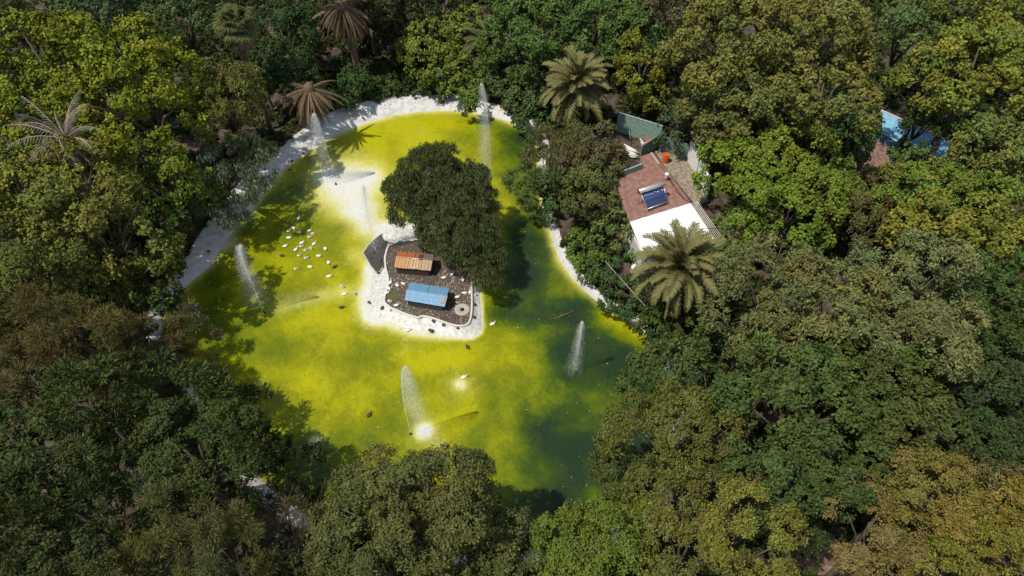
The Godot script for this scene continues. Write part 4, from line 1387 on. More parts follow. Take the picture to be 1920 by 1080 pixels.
	pipe(Vector3(37.2, 2.2, -47.89), Vector3(37.07, 4.5, -47.7), 0.16, "leaning bare trunk across the end of the blue roof")
	planter(Vector3(-21.39, 0.7, -71.78))
	# trees and shrubs
	tree("ash_tree", "ash", Vector3(-38.67, 0.7, -50.14), Vector3(-38.67, 9.37, -50.14), Vector3(5.14, 4.63, 7.71), Vector3(0.150, 0.182, 0.016), "broad yellow-green ash tree at the upper left corner of the wood", "tree", 0.90)
	tree("ash_tree", "ash", Vector3(-29.18, 0.7, -45.8), Vector3(-29.18, 10.28, -45.8), Vector3(5.25, 4.72, 7.19), Vector3(0.160, 0.190, 0.016), "largest yellow-green ash tree, left of the fan palm", "tree", 0.90)
	tree("ash_tree", "ash", Vector3(-27.72, 0.7, -40.83), Vector3(-27.72, 6.08, -40.83), Vector3(3.99, 3.42, 3.24), Vector3(0.125, 0.161, 0.022), "yellow-green ash lobe tree right of the dead grey palm", "tree", 0.90)
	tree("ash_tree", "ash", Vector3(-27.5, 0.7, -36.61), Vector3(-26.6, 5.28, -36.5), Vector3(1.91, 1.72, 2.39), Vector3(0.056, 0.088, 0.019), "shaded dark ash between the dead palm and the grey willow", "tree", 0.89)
	tree("ash_tree", "ash", Vector3(-41.66, 0.7, -66.72), Vector3(-41.66, 6.4, -66.72), Vector3(4.66, 3.6, 2.8), Vector3(0.075, 0.124, 0.052), "grey-green tree behind the yellow-green ash at the top edge", "tree", 0.90)
	tree("ash_tree", "ash", Vector3(-31.64, 0.7, -61.64), Vector3(-31.64, 7.76, -61.64), Vector3(3.6, 3.24, 3.74), Vector3(0.075, 0.114, 0.036), "blue-green leafy tree left of the fan palm at the top edge", "tree", 0.90)
	tree("bushy_tree", "fine", Vector3(-24.51, 0.7, -48.84), Vector3(-23.63, 8.3, -48.28), Vector3(3, 2.7, 4.5), Vector3(0.112, 0.117, 0.029), "rounded olive tree just below the fan palm", "tree", 0.90)
	tree("shrub", "dense", Vector3(-22.41, 0.7, -62.58), Vector3(-22.41, 6.39, -62.58), Vector3(2.9, 2.61, 4.35), Vector3(0.037, 0.076, 0.021), "dark green column of foliage between fan palm and skirted palm", "shrub", 0.90)
	tree("leafy_tree", "dense", Vector3(-23.89, 0.7, -57.58), Vector3(-23.89, 5.4, -57.58), Vector3(1.78, 1.6, 2.67), Vector3(0.037, 0.066, 0.018), "small dark tree wedged between olive tree and drooping brown palm", "tree", 0.90)
	tree("shrub", "dense", Vector3(-20.91, 0.7, -56.79), Vector3(-20.91, 5.45, -56.79), Vector3(2.39, 2.15, 1.44), Vector3(0.044, 0.088, 0.023), "dark leafy bush under the drooping brown palm", "shrub", 0.90)
	tree("ash_tree", "ash", Vector3(-49.34, 0.7, -63.29), Vector3(-49.34, 7.4, -63.29), Vector3(2.89, 2.6, 1.73), Vector3(0.062, 0.073, 0.023), "dark tree cut off by the top left corner", "tree", 0.90)
	tree("ash_tree", "ash", Vector3(-37, 0.7, -38.31), Vector3(-37, 9.07, -38.31), Vector3(2.14, 1.93, 3.21), Vector3(0.106, 0.146, 0.023), "green tree at the left edge below the dead grey palm", "tree", 0.86)
	tree("ash_tree", "ash", Vector3(-31.11, 0.7, -36.08), Vector3(-31.11, 9.27, -36.08), Vector3(4.15, 3.73, 3.24), Vector3(0.150, 0.164, 0.026), "yellow-olive ash overlapping the front of the dead grey palm", "tree", 0.83)
	tree("ash_tree", "ash", Vector3(-28.45, 0.7, -32.47), Vector3(-27.24, 8.94, -32.45), Vector3(4.51, 4.06, 2.71), Vector3(0.125, 0.139, 0.029), "olive ash left of the white liner's ragged end", "tree", 0.80)
	tree("ash_tree", "ash", Vector3(-28.41, 0.7, -32.97), Vector3(-27.76, 4.8, -32.99), Vector3(3.2, 2.7, 3.78), Vector3(0.090, 0.110, 0.026), "dark olive ash hanging over the left shore of the pond", "tree", 0.86)
	tree("ash_tree", "ash", Vector3(-31.57, 0.7, -29.6), Vector3(-31.57, 8.88, -29.6), Vector3(3.47, 3.12, 2.63), Vector3(0.100, 0.121, 0.026), "dull green ash at the left edge above the brown feathery trees", "tree", 0.77)
	tree("ash_tree", "ash", Vector3(-27.94, 0.7, -30), Vector3(-26.74, 3.5, -30.4), Vector3(2.78, 2.5, 1.67), Vector3(0.056, 0.091, 0.019), "low dark green ash at the left shore above the brown casuarina", "tree", 0.85)
	tree("weeping_tree", "willow", Vector3(-26.15, 0.7, -44.56), Vector3(-22.93, 4.35, -43.46), Vector3(3.06, 2.45, 4.59), Vector3(0.138, 0.172, 0.094), "grey-green weeping willow beside the left white bank", "tree", 0.90)
	tree("casuarina_tree", "feather", Vector3(-29.33, 0.7, -25.49), Vector3(-29.33, 8.02, -25.49), Vector3(3.31, 2.98, 2.14), Vector3(0.110, 0.101, 0.031), "brownish feathery casuarina at the left edge", "tree", 0.73)
	tree("casuarina_tree", "feather", Vector3(-25.69, 0.7, -24.11), Vector3(-25.69, 8.24, -24.11), Vector3(3.07, 2.76, 1.99), Vector3(0.105, 0.098, 0.033), "tan feathery casuarina second from the left edge", "tree", 0.71)
	tree("casuarina_tree", "feather", Vector3(-28.24, 0.7, -21.49), Vector3(-28.24, 7.6, -21.49), Vector3(2.67, 2.4, 1.6), Vector3(0.105, 0.088, 0.033), "dull brown casuarina low on the left edge", "tree", 0.69)
	tree("casuarina_tree", "feather", Vector3(-24, 0.7, -25.69), Vector3(-24, 3.25, -25.69), Vector3(3.61, 2.35, 2.97), Vector3(0.105, 0.092, 0.038), "brown feathery casuarina reaching over the left shore", "tree", 0.80)
	tree("casuarina_tree", "feather", Vector3(-25.28, 0.7, -26.59), Vector3(-23.05, 3.08, -28.25), Vector3(1.69, 1.52, 1.82), Vector3(0.116, 0.110, 0.050), "pale thin casuarina nearest the water on the left shore", "tree", 0.83)
	tree("ash_tree", "ash", Vector3(-32.6, 0.7, -27.06), Vector3(-32.6, 7.07, -27.06), Vector3(1.03, 0.93, 1.55), Vector3(0.062, 0.102, 0.021), "small green tree at the far left between brown casuarinas", "tree", 0.76)
	tree("star_leaved_tree", "jag", Vector3(-23.64, 0.7, -19.83), Vector3(-23.64, 8, -19.83), Vector3(3.33, 3, 2), Vector3(0.059, 0.084, 0.020), "dark green star-leaved tree left of the rounded dark tree", "tree", 0.67)
	tree("star_leaved_tree", "jag", Vector3(-21.47, 0.7, -22.04), Vector3(-21.01, 5.12, -22.46), Vector3(3.5, 2.88, 2.1), Vector3(0.059, 0.081, 0.022), "star-leaved tree below the brown casuarina on the left shore", "tree", 0.74)
	tree("star_leaved_tree", "jag", Vector3(-19.67, 0.7, -20.03), Vector3(-17.63, 2.67, -21.95), Vector3(2.59, 1.93, 2.39), Vector3(0.039, 0.065, 0.018), "dark star-leaved tree jutting into the pond at lower left", "tree", 0.76)
	tree("bushy_tree", "fine", Vector3(-17.63, 0.7, -17.08), Vector3(-17.63, 6.4, -17.08), Vector3(4.33, 3.6, 3.36), Vector3(0.054, 0.078, 0.020), "rounded dark green tree in the lower left wood", "tree", 0.66)
	tree("leafy_tree", "dense", Vector3(-17.11, 0.7, -17.69), Vector3(-15.74, 2.91, -19.39), Vector3(1.66, 1.49, 2.37), Vector3(0.032, 0.049, 0.014), "dark dense tree right of the rounded dark tree", "tree", 0.73)
	tree("leafy_tree", "dense", Vector3(-14.19, 0.7, -15.59), Vector3(-13, 3.06, -17.65), Vector3(1.38, 1.24, 1.61), Vector3(0.032, 0.046, 0.014), "small dark tree on bare stems at the lower left shore", "tree", 0.71)
	tree("leafy_tree", "dense", Vector3(-25.14, 0.7, -15.62), Vector3(-25.14, 9.93, -15.62), Vector3(2.3, 2.07, 2.24), Vector3(0.054, 0.078, 0.024), "dark green tree at the lower left edge", "tree", 0.60)
	tree("star_leaved_tree", "jag", Vector3(-23.39, 0.7, -15.05), Vector3(-23.39, 8.65, -15.05), Vector3(2.61, 2.35, 1.84), Vector3(0.056, 0.076, 0.021), "dark tree with yellow-tinged leaves at lower left", "tree", 0.61)
	tree("star_leaved_tree", "jag", Vector3(-20.92, 0.7, -13.44), Vector3(-20.92, 8.47, -13.44), Vector3(2.82, 2.53, 1.69), Vector3(0.045, 0.065, 0.018), "deep green star-leaved tree left of the feathery casuarina", "tree", 0.59)
	tree("star_leaved_tree", "jag", Vector3(-23.31, 0.7, -12.11), Vector3(-23.31, 9.83, -12.11), Vector3(2.41, 2.17, 1.93), Vector3(0.048, 0.067, 0.019), "deep green tree near the bottom left corner", "tree", 0.58)
	tree("leafy_tree", "dense", Vector3(-21.44, 0.7, -10.7), Vector3(-21.44, 8.84, -10.7), Vector3(2.4, 2.16, 1.44), Vector3(0.054, 0.065, 0.020), "dark tree cut off at the bottom left", "tree", 0.58)
	tree("casuarina_tree", "feather", Vector3(-16.52, 0.7, -12.74), Vector3(-16.52, 7.44, -12.74), Vector3(2.84, 2.56, 1.71), Vector3(0.121, 0.123, 0.044), "pale olive casuarina at the bottom left, with feathery sprays", "tree", 0.60)
	tree("casuarina_tree", "feather", Vector3(-14.32, 0.7, -11.66), Vector3(-14.32, 7.47, -11.66), Vector3(2.25, 2.03, 1.44), Vector3(0.105, 0.108, 0.035), "olive casuarina right of the pale casuarina at the bottom", "tree", 0.59)
	tree("casuarina_tree", "feather", Vector3(-18.48, 0.7, -11.05), Vector3(-18.48, 7.77, -11.05), Vector3(2.47, 2.23, 1.48), Vector3(0.126, 0.123, 0.033), "yellowish casuarina at the bottom edge, left of the pale casuarina", "tree", 0.58)
	tree("casuarina_tree", "feather", Vector3(-12.75, 0.7, -14.45), Vector3(-12.75, 4.02, -14.45), Vector3(1.65, 1.48, 1.5), Vector3(0.094, 0.086, 0.044), "thin brownish casuarina with bare arching branches at the bottom shore", "tree", 0.66)
	tree("leafy_tree", "dense", Vector3(-11.98, 0.7, -12.25), Vector3(-11.98, 4.05, -12.25), Vector3(2.16, 1.95, 1.3), Vector3(0.030, 0.038, 0.013), "low dark undergrowth tree at the bottom between casuarina and domed tree", "tree", 0.64)
	tree("domed_tree", "dome", Vector3(-4.82, 0.7, -12.46), Vector3(-4.82, 5.12, -12.46), Vector3(3.68, 2.88, 2.21), Vector3(0.075, 0.088, 0.026), "olive lower crown in front of the domed tree at the bottom edge", "tree", 0.63)
	tree("domed_tree", "dome", Vector3(-4.65, 0.7, -13.18), Vector3(-4.65, 7.36, -13.18), Vector3(5.06, 4.14, 3.45), Vector3(0.098, 0.108, 0.033), "big domed dark olive tree at the bottom centre", "tree", 0.60)
	tree("domed_tree", "dome", Vector3(-7.29, 0.7, -11.66), Vector3(-7.29, 6.69, -11.66), Vector3(2.56, 2.31, 1.65), Vector3(0.088, 0.096, 0.029), "olive shoulder tree at the bottom left of the domed tree", "tree", 0.60)
	tree("bushy_tree", "fine", Vector3(-1.33, 0.7, -12.36), Vector3(-1.33, 6.07, -12.36), Vector3(1.59, 1.43, 1.92), Vector3(0.081, 0.099, 0.029), "smaller olive tree at the right flank of the domed tree", "tree", 0.61)
	tree("domed_tree", "dome", Vector3(4.06, 0.7, -11.94), Vector3(4.06, 7.42, -11.94), Vector3(2.87, 2.58, 1.94), Vector3(0.106, 0.143, 0.023), "fresh green domed tree at the bottom edge, right of the olive dome", "tree", 0.59)
	tree("bushy_tree", "fine", Vector3(1.54, 0.7, -11.59), Vector3(1.54, 5.76, -11.59), Vector3(1.38, 1.24, 1.24), Vector3(0.065, 0.102, 0.029), "dark green tree between the two domed trees at the bottom", "tree", 0.61)
	tree("bushy_tree", "fine", Vector3(4.51, 0.7, -13.41), Vector3(4.11, 3.92, -14.4), Vector3(1.2, 1.08, 0.87), Vector3(0.062, 0.095, 0.023), "low green tree over the dark water at the bottom shore", "tree", 0.66)
	tree("bushy_tree", "fine", Vector3(8.59, 0.7, -11.65), Vector3(8.59, 8.27, -11.65), Vector3(2.47, 2.23, 1.9), Vector3(0.125, 0.131, 0.031), "olive-yellow tree at the bottom, left of the golden tree", "tree", 0.58)
	tree("bushy_tree", "fine", Vector3(10.89, 0.7, -11.26), Vector3(10.89, 10.11, -11.26), Vector3(2.1, 1.89, 2.15), Vector3(0.156, 0.153, 0.029), "golden olive tree at the bottom edge right of centre", "tree", 0.58)
	tree("bushy_tree", "fine", Vector3(10.52, 0.7, -17.21), Vector3(8.31, 7.15, -18.6), Vector3(3.17, 2.85, 2.46), Vector3(0.106, 0.117, 0.026), "olive tree leaning over the dark water at the right shore", "tree", 0.67)
	tree("bushy_tree", "fine", Vector3(10.49, 0.7, -17.16), Vector3(9.99, 9.07, -17.57), Vector3(2.14, 1.93, 2.02), Vector3(0.122, 0.124, 0.027), "yellow-olive tree behind the tree leaning over the dark water", "tree", 0.63)
	tree("bushy_tree", "fine", Vector3(9.71, 0.7, -15.65), Vector3(9.71, 5.95, -15.65), Vector3(3.38, 3.05, 2.03), Vector3(0.094, 0.107, 0.029), "olive tree above the white patch of liner at lower right", "tree", 0.65)
	tree("bushy_tree", "fine", Vector3(7.35, 0.7, -14.4), Vector3(6.17, 4.84, -17.1), Vector3(1.85, 1.66, 1.51), Vector3(0.075, 0.095, 0.026), "low olive tree at the water's edge at lower right", "tree", 0.68)
	tree("bushy_tree", "fine", Vector3(11.36, 0.7, -15.53), Vector3(11.36, 7.59, -15.53), Vector3(1.56, 1.41, 1.42), Vector3(0.125, 0.111, 0.042), "brownish olive tree left of the large dark green tree", "tree", 0.63)
	tree("ash_tree", "ash", Vector3(12.34, 0.7, -22.84), Vector3(9.97, 5.26, -23.54), Vector3(3.04, 2.74, 1.83), Vector3(0.064, 0.092, 0.028), "green spreading tree right of the single upright fountain", "tree", 0.75)
	tree("ash_tree", "ash", Vector3(12.46, 0.7, -21.67), Vector3(12.46, 6.11, -21.67), Vector3(2.1, 1.89, 2.2), Vector3(0.054, 0.083, 0.028), "blue-green tree between spreading tree and large dark tree", "tree", 0.71)
	tree("ash_tree", "ash", Vector3(15.55, 0.7, -18.62), Vector3(15.55, 9.5, -18.62), Vector3(3.89, 3.5, 2.97), Vector3(0.070, 0.102, 0.026), "large dark green tree in the lower right wood", "tree", 0.64)
	tree("ash_tree", "ash", Vector3(19.34, 0.7, -20.7), Vector3(19.34, 8.87, -20.7), Vector3(3.48, 3.13, 2.09), Vector3(0.070, 0.102, 0.023), "dark green tree just below the silvery olive trees", "tree", 0.67)
	tree("ash_tree", "ash", Vector3(20.92, 0.7, -18.09), Vector3(20.92, 9.29, -18.09), Vector3(3.01, 2.71, 2.73), Vector3(0.070, 0.086, 0.023), "dull green tree right of the large dark green tree", "tree", 0.63)
	tree("ash_tree", "ash", Vector3(15.36, 0.7, -14.9), Vector3(15.36, 8.67, -14.9), Vector3(3.7, 3.33, 2.22), Vector3(0.054, 0.083, 0.023), "dark green tree in front of the large dark green tree", "tree", 0.61)
	tree("leafy_tree", "dense", Vector3(19.99, 0.7, -15.97), Vector3(19.99, 6.28, -15.97), Vector3(1.91, 1.72, 1.56), Vector3(0.051, 0.074, 0.023), "small dark tree between dark green and orange-brown trees", "tree", 0.65)
	tree("leafy_tree", "dense", Vector3(15.23, 0.7, -13.91), Vector3(15.23, 4.27, -13.91), Vector3(1.92, 1.73, 1.79), Vector3(0.038, 0.055, 0.016), "low shaded tree beside the red soil at the bottom right", "tree", 0.65)
	tree("bushy_tree", "fine", Vector3(17.51, 0.7, -12.11), Vector3(17.51, 9.15, -12.11), Vector3(2.06, 1.85, 2.31), Vector3(0.161, 0.133, 0.046), "orange-tan tree left of the orange-brown trees at bottom right", "tree", 0.58)
	tree("bushy_tree", "fine", Vector3(19.25, 0.7, -13.63), Vector3(19.25, 9.98, -13.63), Vector3(1.69, 1.52, 2.15), Vector3(0.150, 0.129, 0.036), "narrow orange-brown tree with dark gaps beside it", "tree", 0.58)
	tree("bushy_tree", "fine", Vector3(20.7, 0.7, -12.68), Vector3(20.7, 10.98, -12.68), Vector3(2.24, 2.02, 2.37), Vector3(0.167, 0.143, 0.033), "orange-brown tree with the highest tip at bottom right", "tree", 0.58)
	tree("bushy_tree", "fine", Vector3(21.97, 0.7, -11.29), Vector3(21.97, 10.69, -11.29), Vector3(2.56, 2.31, 2.13), Vector3(0.150, 0.143, 0.023), "golden tree in the bottom right corner", "tree", 0.58)
	tree("bushy_tree", "fine", Vector3(19.92, 0.7, -11.03), Vector3(19.92, 8.59, -11.03), Vector3(2.68, 2.41, 1.61), Vector3(0.150, 0.136, 0.036), "tan tree at the bottom edge, left of the golden corner tree", "tree", 0.58)
	tree("bushy_tree", "fine", Vector3(24.96, 0.7, -13.69), Vector3(24.96, 9.82, -13.69), Vector3(1.31, 1.18, 1.61), Vector3(0.127, 0.109, 0.039), "brownish tree cut off by the right edge near the bottom", "tree", 0.58)
	tree("leafy_tree", "dense", Vector3(25.5, 0.7, -16.9), Vector3(25.5, 8.56, -16.9), Vector3(2.71, 2.44, 1.62), Vector3(0.041, 0.067, 0.021), "dark bottle-green tree above the orange-brown trees", "tree", 0.63)
	tree("leafy_tree", "dense", Vector3(27.3, 0.7, -21.01), Vector3(27.3, 8.38, -21.01), Vector3(2.91, 2.62, 1.9), Vector3(0.041, 0.066, 0.022), "dark bottle-green tree right of the silvery olive trees", "tree", 0.68)
	tree("leafy_tree", "dense", Vector3(28.94, 0.7, -23.49), Vector3(28.94, 8.57, -23.49), Vector3(2.7, 2.43, 1.62), Vector3(0.054, 0.083, 0.019), "dark green tree at the right edge below the yellow-spotted tree", "tree", 0.70)
	tree("leafy_tree", "dense", Vector3(29.95, 0.7, -27.13), Vector3(29.95, 9.15, -27.13), Vector3(3.16, 2.85, 1.9), Vector3(0.053, 0.095, 0.023), "dense dark tree with a yellow spot at the right edge", "tree", 0.73)
	tree("silvery_tree", "silver", Vector3(15.65, 0.7, -26.71), Vector3(15.65, 9.92, -26.71), Vector3(3.42, 3.08, 3.11), Vector3(0.122, 0.134, 0.046), "silvery olive tree right of the lower palm", "tree", 0.72)
	tree("silvery_tree", "silver", Vector3(18.68, 0.7, -24.18), Vector3(18.68, 10.28, -24.18), Vector3(3.58, 3.22, 2.69), Vector3(0.131, 0.140, 0.047), "silvery olive tree in the middle of the silvery clump", "tree", 0.69)
	tree("silvery_tree", "silver", Vector3(23.31, 0.7, -26.27), Vector3(23.31, 10.7, -26.27), Vector3(3.67, 3.3, 2.21), Vector3(0.131, 0.153, 0.058), "silvery tree with white leaf tips at its crown", "tree", 0.70)
	tree("silvery_tree", "silver", Vector3(23.73, 0.7, -22.56), Vector3(23.73, 10.42, -22.56), Vector3(2.87, 2.58, 2.55), Vector3(0.131, 0.143, 0.052), "silvery tree at the right flank of the silvery clump", "tree", 0.67)
	tree("silvery_tree", "silver", Vector3(17.25, 0.7, -23.79), Vector3(17.25, 7.57, -23.79), Vector3(3.26, 2.93, 1.95), Vector3(0.115, 0.123, 0.042), "lowest silvery olive tree above the large dark green tree", "tree", 0.72)
	tree("silvery_tree", "silver", Vector3(21.7, 0.7, -22.99), Vector3(21.7, 8.74, -22.99), Vector3(2.52, 2.26, 1.51), Vector3(0.112, 0.128, 0.042), "dull silvery tree between the silvery clump and dark green tree", "tree", 0.69)
	tree("leafy_tree", "dense", Vector3(20.06, 0.7, -43.65), Vector3(20.06, 4.48, -43.65), Vector3(3.66, 2.52, 4.78), Vector3(0.142, 0.199, 0.023), "bright green tree next to the white courtyard wall", "tree", 0.90)
	tree("leafy_tree", "dense", Vector3(23.03, 0.7, -44.24), Vector3(23.03, 5.12, -44.24), Vector3(4.43, 2.88, 2.88), Vector3(0.149, 0.192, 0.026), "bright green tree behind the courtyard tree", "tree", 0.90)
	tree("leafy_tree", "dense", Vector3(21.53, 0.7, -38.51), Vector3(21.53, 5.12, -38.51), Vector3(4.76, 2.88, 2.86), Vector3(0.121, 0.181, 0.024), "bright green tree in front of the courtyard tree", "tree", 0.90)
	tree("leafy_tree", "dense", Vector3(25.82, 0.7, -41.67), Vector3(25.82, 5.06, -41.67), Vector3(2.15, 1.94, 2.98), Vector3(0.115, 0.153, 0.024), "bright green tree beside the patch of red soil", "tree", 0.90)
	tree("leafy_tree", "dense", Vector3(18.91, 0.7, -38.98), Vector3(18.91, 2.9, -38.98), Vector3(2.58, 2.1, 1.71), Vector3(0.115, 0.153, 0.031), "low green shrub tree beside the bare upright twigs", "tree", 0.90)
	tree("bushy_tree", "fine", Vector3(27.55, 0.7, -37.89), Vector3(27.55, 4.58, -37.89), Vector3(2.69, 2.42, 2.03), Vector3(0.101, 0.092, 0.034), "brownish shrub tree amid the bright green trees", "tree", 0.90)
	tree("shrub", "fine", Vector3(28.75, 0.7, -43.67), Vector3(28.75, 3.59, -43.67), Vector3(1.57, 1.41, 1.21), Vector3(0.115, 0.101, 0.043), "small brownish shrub at the lower end of the red soil", "shrub", 0.90)
	tree("leafy_tree", "dense", Vector3(33.21, 0.7, -43.45), Vector3(33.21, 3.48, -43.45), Vector3(3.81, 2.52, 2.29), Vector3(0.155, 0.176, 0.029), "yellow-flecked green shrub tree below the blue roof", "tree", 0.90)
	tree("leafy_tree", "dense", Vector3(32.42, 0.7, -38.81), Vector3(32.42, 5.12, -38.81), Vector3(4.57, 2.88, 2.74), Vector3(0.121, 0.181, 0.026), "bright green tree right of the brownish shrub tree", "tree", 0.90)
	tree("leafy_tree", "dense", Vector3(36.62, 0.7, -37.85), Vector3(36.62, 5.76, -37.85), Vector3(3.87, 3.24, 2.32), Vector3(0.115, 0.161, 0.026), "bright green tree at the right edge", "tree", 0.90)
	tree("ash_tree", "ash", Vector3(31.47, 0.7, -34.94), Vector3(31.47, 6.4, -34.94), Vector3(4.08, 3.6, 2.45), Vector3(0.169, 0.176, 0.031), "yellow-green tree above the silvery trees", "tree", 0.86)
	tree("ash_tree", "ash", Vector3(34.18, 0.7, -32.66), Vector3(34.18, 7.67, -32.66), Vector3(2.59, 2.33, 1.55), Vector3(0.149, 0.169, 0.029), "yellow-green tree at the right edge above the dense dark tree", "tree", 0.82)
	tree("ash_tree", "ash", Vector3(39.23, 0.7, -44.38), Vector3(39.23, 6.4, -44.38), Vector3(4.14, 3.6, 2.48), Vector3(0.132, 0.161, 0.040), "pale green tree right of the blue roof", "tree", 0.90)
	tree("bushy_tree", "fine", Vector3(38.89, 0.7, -47.05), Vector3(38.89, 6.79, -47.05), Vector3(2.46, 2.21, 1.48), Vector3(0.095, 0.153, 0.036), "fresh green flat-topped tree over the far end of the blue roof", "tree", 0.90)
	tree("ash_tree", "ash", Vector3(39.3, 0.7, -51), Vector3(39.3, 9.33, -51), Vector3(5.19, 4.67, 5), Vector3(0.162, 0.184, 0.029), "yellow-green ash at the upper right", "tree", 0.90)
	tree("ash_tree", "ash", Vector3(35.61, 0.7, -50.38), Vector3(35.61, 8.96, -50.38), Vector3(3.38, 3.04, 2.03), Vector3(0.142, 0.166, 0.029), "yellow-green ash behind the blue roof", "tree", 0.90)
	tree("ash_tree", "ash", Vector3(46.52, 0.7, -58.98), Vector3(46.52, 9.23, -58.98), Vector3(4.18, 3.77, 3.28), Vector3(0.155, 0.181, 0.029), "yellow-green ash in the top right corner", "tree", 0.90)
	tree("ash_tree", "ash", Vector3(43.21, 0.7, -63.18), Vector3(43.21, 8.02, -63.18), Vector3(4.43, 3.98, 2.66), Vector3(0.135, 0.161, 0.031), "yellow-green ash at the top edge near the right corner", "tree", 0.90)
	tree("ash_tree", "ash", Vector3(35.66, 0.7, -57.37), Vector3(35.66, 9.61, -57.37), Vector3(2.65, 2.39, 3.58), Vector3(0.095, 0.146, 0.046), "pale green open tree with bare branches beside a dark gap", "tree", 0.90)
	tree("leafy_tree", "dense", Vector3(35.83, 0.7, -49.53), Vector3(35.83, 5.61, -49.53), Vector3(1.54, 1.39, 2.31), Vector3(0.047, 0.077, 0.020), "dark drooping tree between the two ends of the blue roof", "tree", 0.90)
	tree("shrub", "dense", Vector3(35.4, 0.7, -48.21), Vector3(35.4, 2.73, -48.21), Vector3(1.34, 1.27, 1.75), Vector3(0.081, 0.138, 0.034), "round green bush between red soil and blue roof", "shrub", 0.90)
	tree("ash_tree", "ash", Vector3(28.24, 0.7, -47.32), Vector3(28.24, 7.4, -47.32), Vector3(1.78, 1.6, 2.67), Vector3(0.074, 0.130, 0.043), "blue-green tree left of the blue roof", "tree", 0.90)
	tree("ash_tree", "ash", Vector3(28, 0.7, -47.87), Vector3(28, 4.19, -47.87), Vector3(2.57, 2.31, 1.55), Vector3(0.074, 0.107, 0.050), "grey-green bushy tree left of the red soil", "tree", 0.90)
	tree("shrub", "ash", Vector3(30.45, 0.7, -48.41), Vector3(30.45, 2.87, -48.41), Vector3(1.19, 1.13, 1.31), Vector3(0.081, 0.115, 0.057), "grey-green bush at the upper edge of the red soil", "shrub", 0.90)
	tree("ash_tree", "ash", Vector3(18.49, 0.7, -52.31), Vector3(18.49, 10.54, -52.31), Vector3(4.96, 4.46, 5.49), Vector3(0.142, 0.153, 0.037), "huge olive ash, left half of the big crown at the top right", "tree", 0.90)
	tree("ash_tree", "ash", Vector3(24.26, 0.7, -52.45), Vector3(24.26, 10.95, -52.45), Vector3(5.62, 5.05, 3.37), Vector3(0.151, 0.153, 0.037), "huge olive ash in the middle of the big crown at the top right", "tree", 0.90)
	tree("ash_tree", "ash", Vector3(25.35, 0.7, -47.12), Vector3(25.35, 10.11, -47.12), Vector3(3.21, 2.89, 4.6), Vector3(0.135, 0.141, 0.034), "olive ash at the right flank of the big crown", "tree", 0.90)
	tree("ash_tree", "ash", Vector3(21.19, 0.7, -48.49), Vector3(21.19, 7.36, -48.49), Vector3(5.41, 4.14, 3.25), Vector3(0.128, 0.138, 0.037), "olive ash at the foot of the big crown, above the bright green trees", "tree", 0.90)
	tree("ash_tree", "ash", Vector3(16.84, 0.7, -50.15), Vector3(16.84, 5.89, -50.15), Vector3(2.34, 2.11, 2.78), Vector3(0.115, 0.130, 0.040), "small olive ash above the courtyard bush", "tree", 0.90)
	tree("ash_tree", "ash", Vector3(25.27, 0.7, -64.68), Vector3(25.27, 8.32, -64.68), Vector3(6.32, 4.68, 3.79), Vector3(0.121, 0.130, 0.036), "olive tree behind the big crown at the top edge", "tree", 0.90)
	tree("shrub_tree", "broad", Vector3(-5.09, 0.7, -67.57), Vector3(-5.09, 4.16, -67.57), Vector3(2.97, 2.34, 2), Vector3(0.156, 0.190, 0.029), "light green leathery shrub tree with the highest dome at the top centre", "tree", 0.90)
	tree("shrub_tree", "broad", Vector3(-8.66, 0.7, -65.03), Vector3(-8.66, 3.19, -65.03), Vector3(3.07, 2.31, 4.6), Vector3(0.131, 0.175, 0.029), "light green leathery shrub tree left of the half-hidden palm", "tree", 0.90)
	tree("leathery_shrub", "broad", Vector3(-6.07, 0.7, -62.95), Vector3(-6.07, 2.61, -62.95), Vector3(2.48, 1.89, 2.87), Vector3(0.131, 0.164, 0.029), "light green leathery shrub in front of the half-hidden palm", "shrub", 0.90)
	tree("leathery_shrub", "broad", Vector3(-3.91, 0.7, -60.54), Vector3(-4.19, 2.09, -59.45), Vector3(1.93, 1.51, 2.9), Vector3(0.119, 0.175, 0.029), "light green leathery bush beside the tall fountain at the north bank", "shrub", 0.90)
	tree("ash_tree", "ash", Vector3(-8.03, 0.7, -70.25), Vector3(-8.03, 5.12, -70.25), Vector3(3.44, 2.88, 2.06), Vector3(0.050, 0.066, 0.026), "dim grey-green tree at the top edge above the light green shrubs", "tree", 0.90)
	tree("ash_tree", "ash", Vector3(1.31, 0.7, -61.64), Vector3(1.31, 6.08, -61.64), Vector3(4.46, 3.42, 5.16), Vector3(0.077, 0.134, 0.031), "mid-green tree left of the upper palm", "tree", 0.90)
	tree("ash_tree", "ash", Vector3(8.18, 0.7, -63.44), Vector3(8.18, 7.04, -63.44), Vector3(5.01, 3.96, 3.01), Vector3(0.089, 0.150, 0.034), "mid-green tree behind the upper palm at the top edge", "tree", 0.90)
	tree("ash_tree", "ash", Vector3(11.66, 0.7, -63.11), Vector3(11.66, 6.38, -63.11), Vector3(2.92, 2.62, 3.71), Vector3(0.081, 0.135, 0.037), "mid-green tree right of the upper palm at the top edge", "tree", 0.90)
	tree("leathery_shrub", "broad", Vector3(-1.07, 0.7, -60.11), Vector3(-1.07, 3.19, -60.11), Vector3(2.94, 2.31, 2.61), Vector3(0.077, 0.110, 0.036), "grey-green leathery bush behind the tall fountain at the north bank", "shrub", 0.90)
	tree("leathery_shrub", "broad", Vector3(1.32, 0.7, -58.69), Vector3(1.32, 2.9, -58.69), Vector3(2.64, 2.1, 3.58), Vector3(0.075, 0.114, 0.036), "grey-green leathery bush left of the upper palm", "shrub", 0.90)
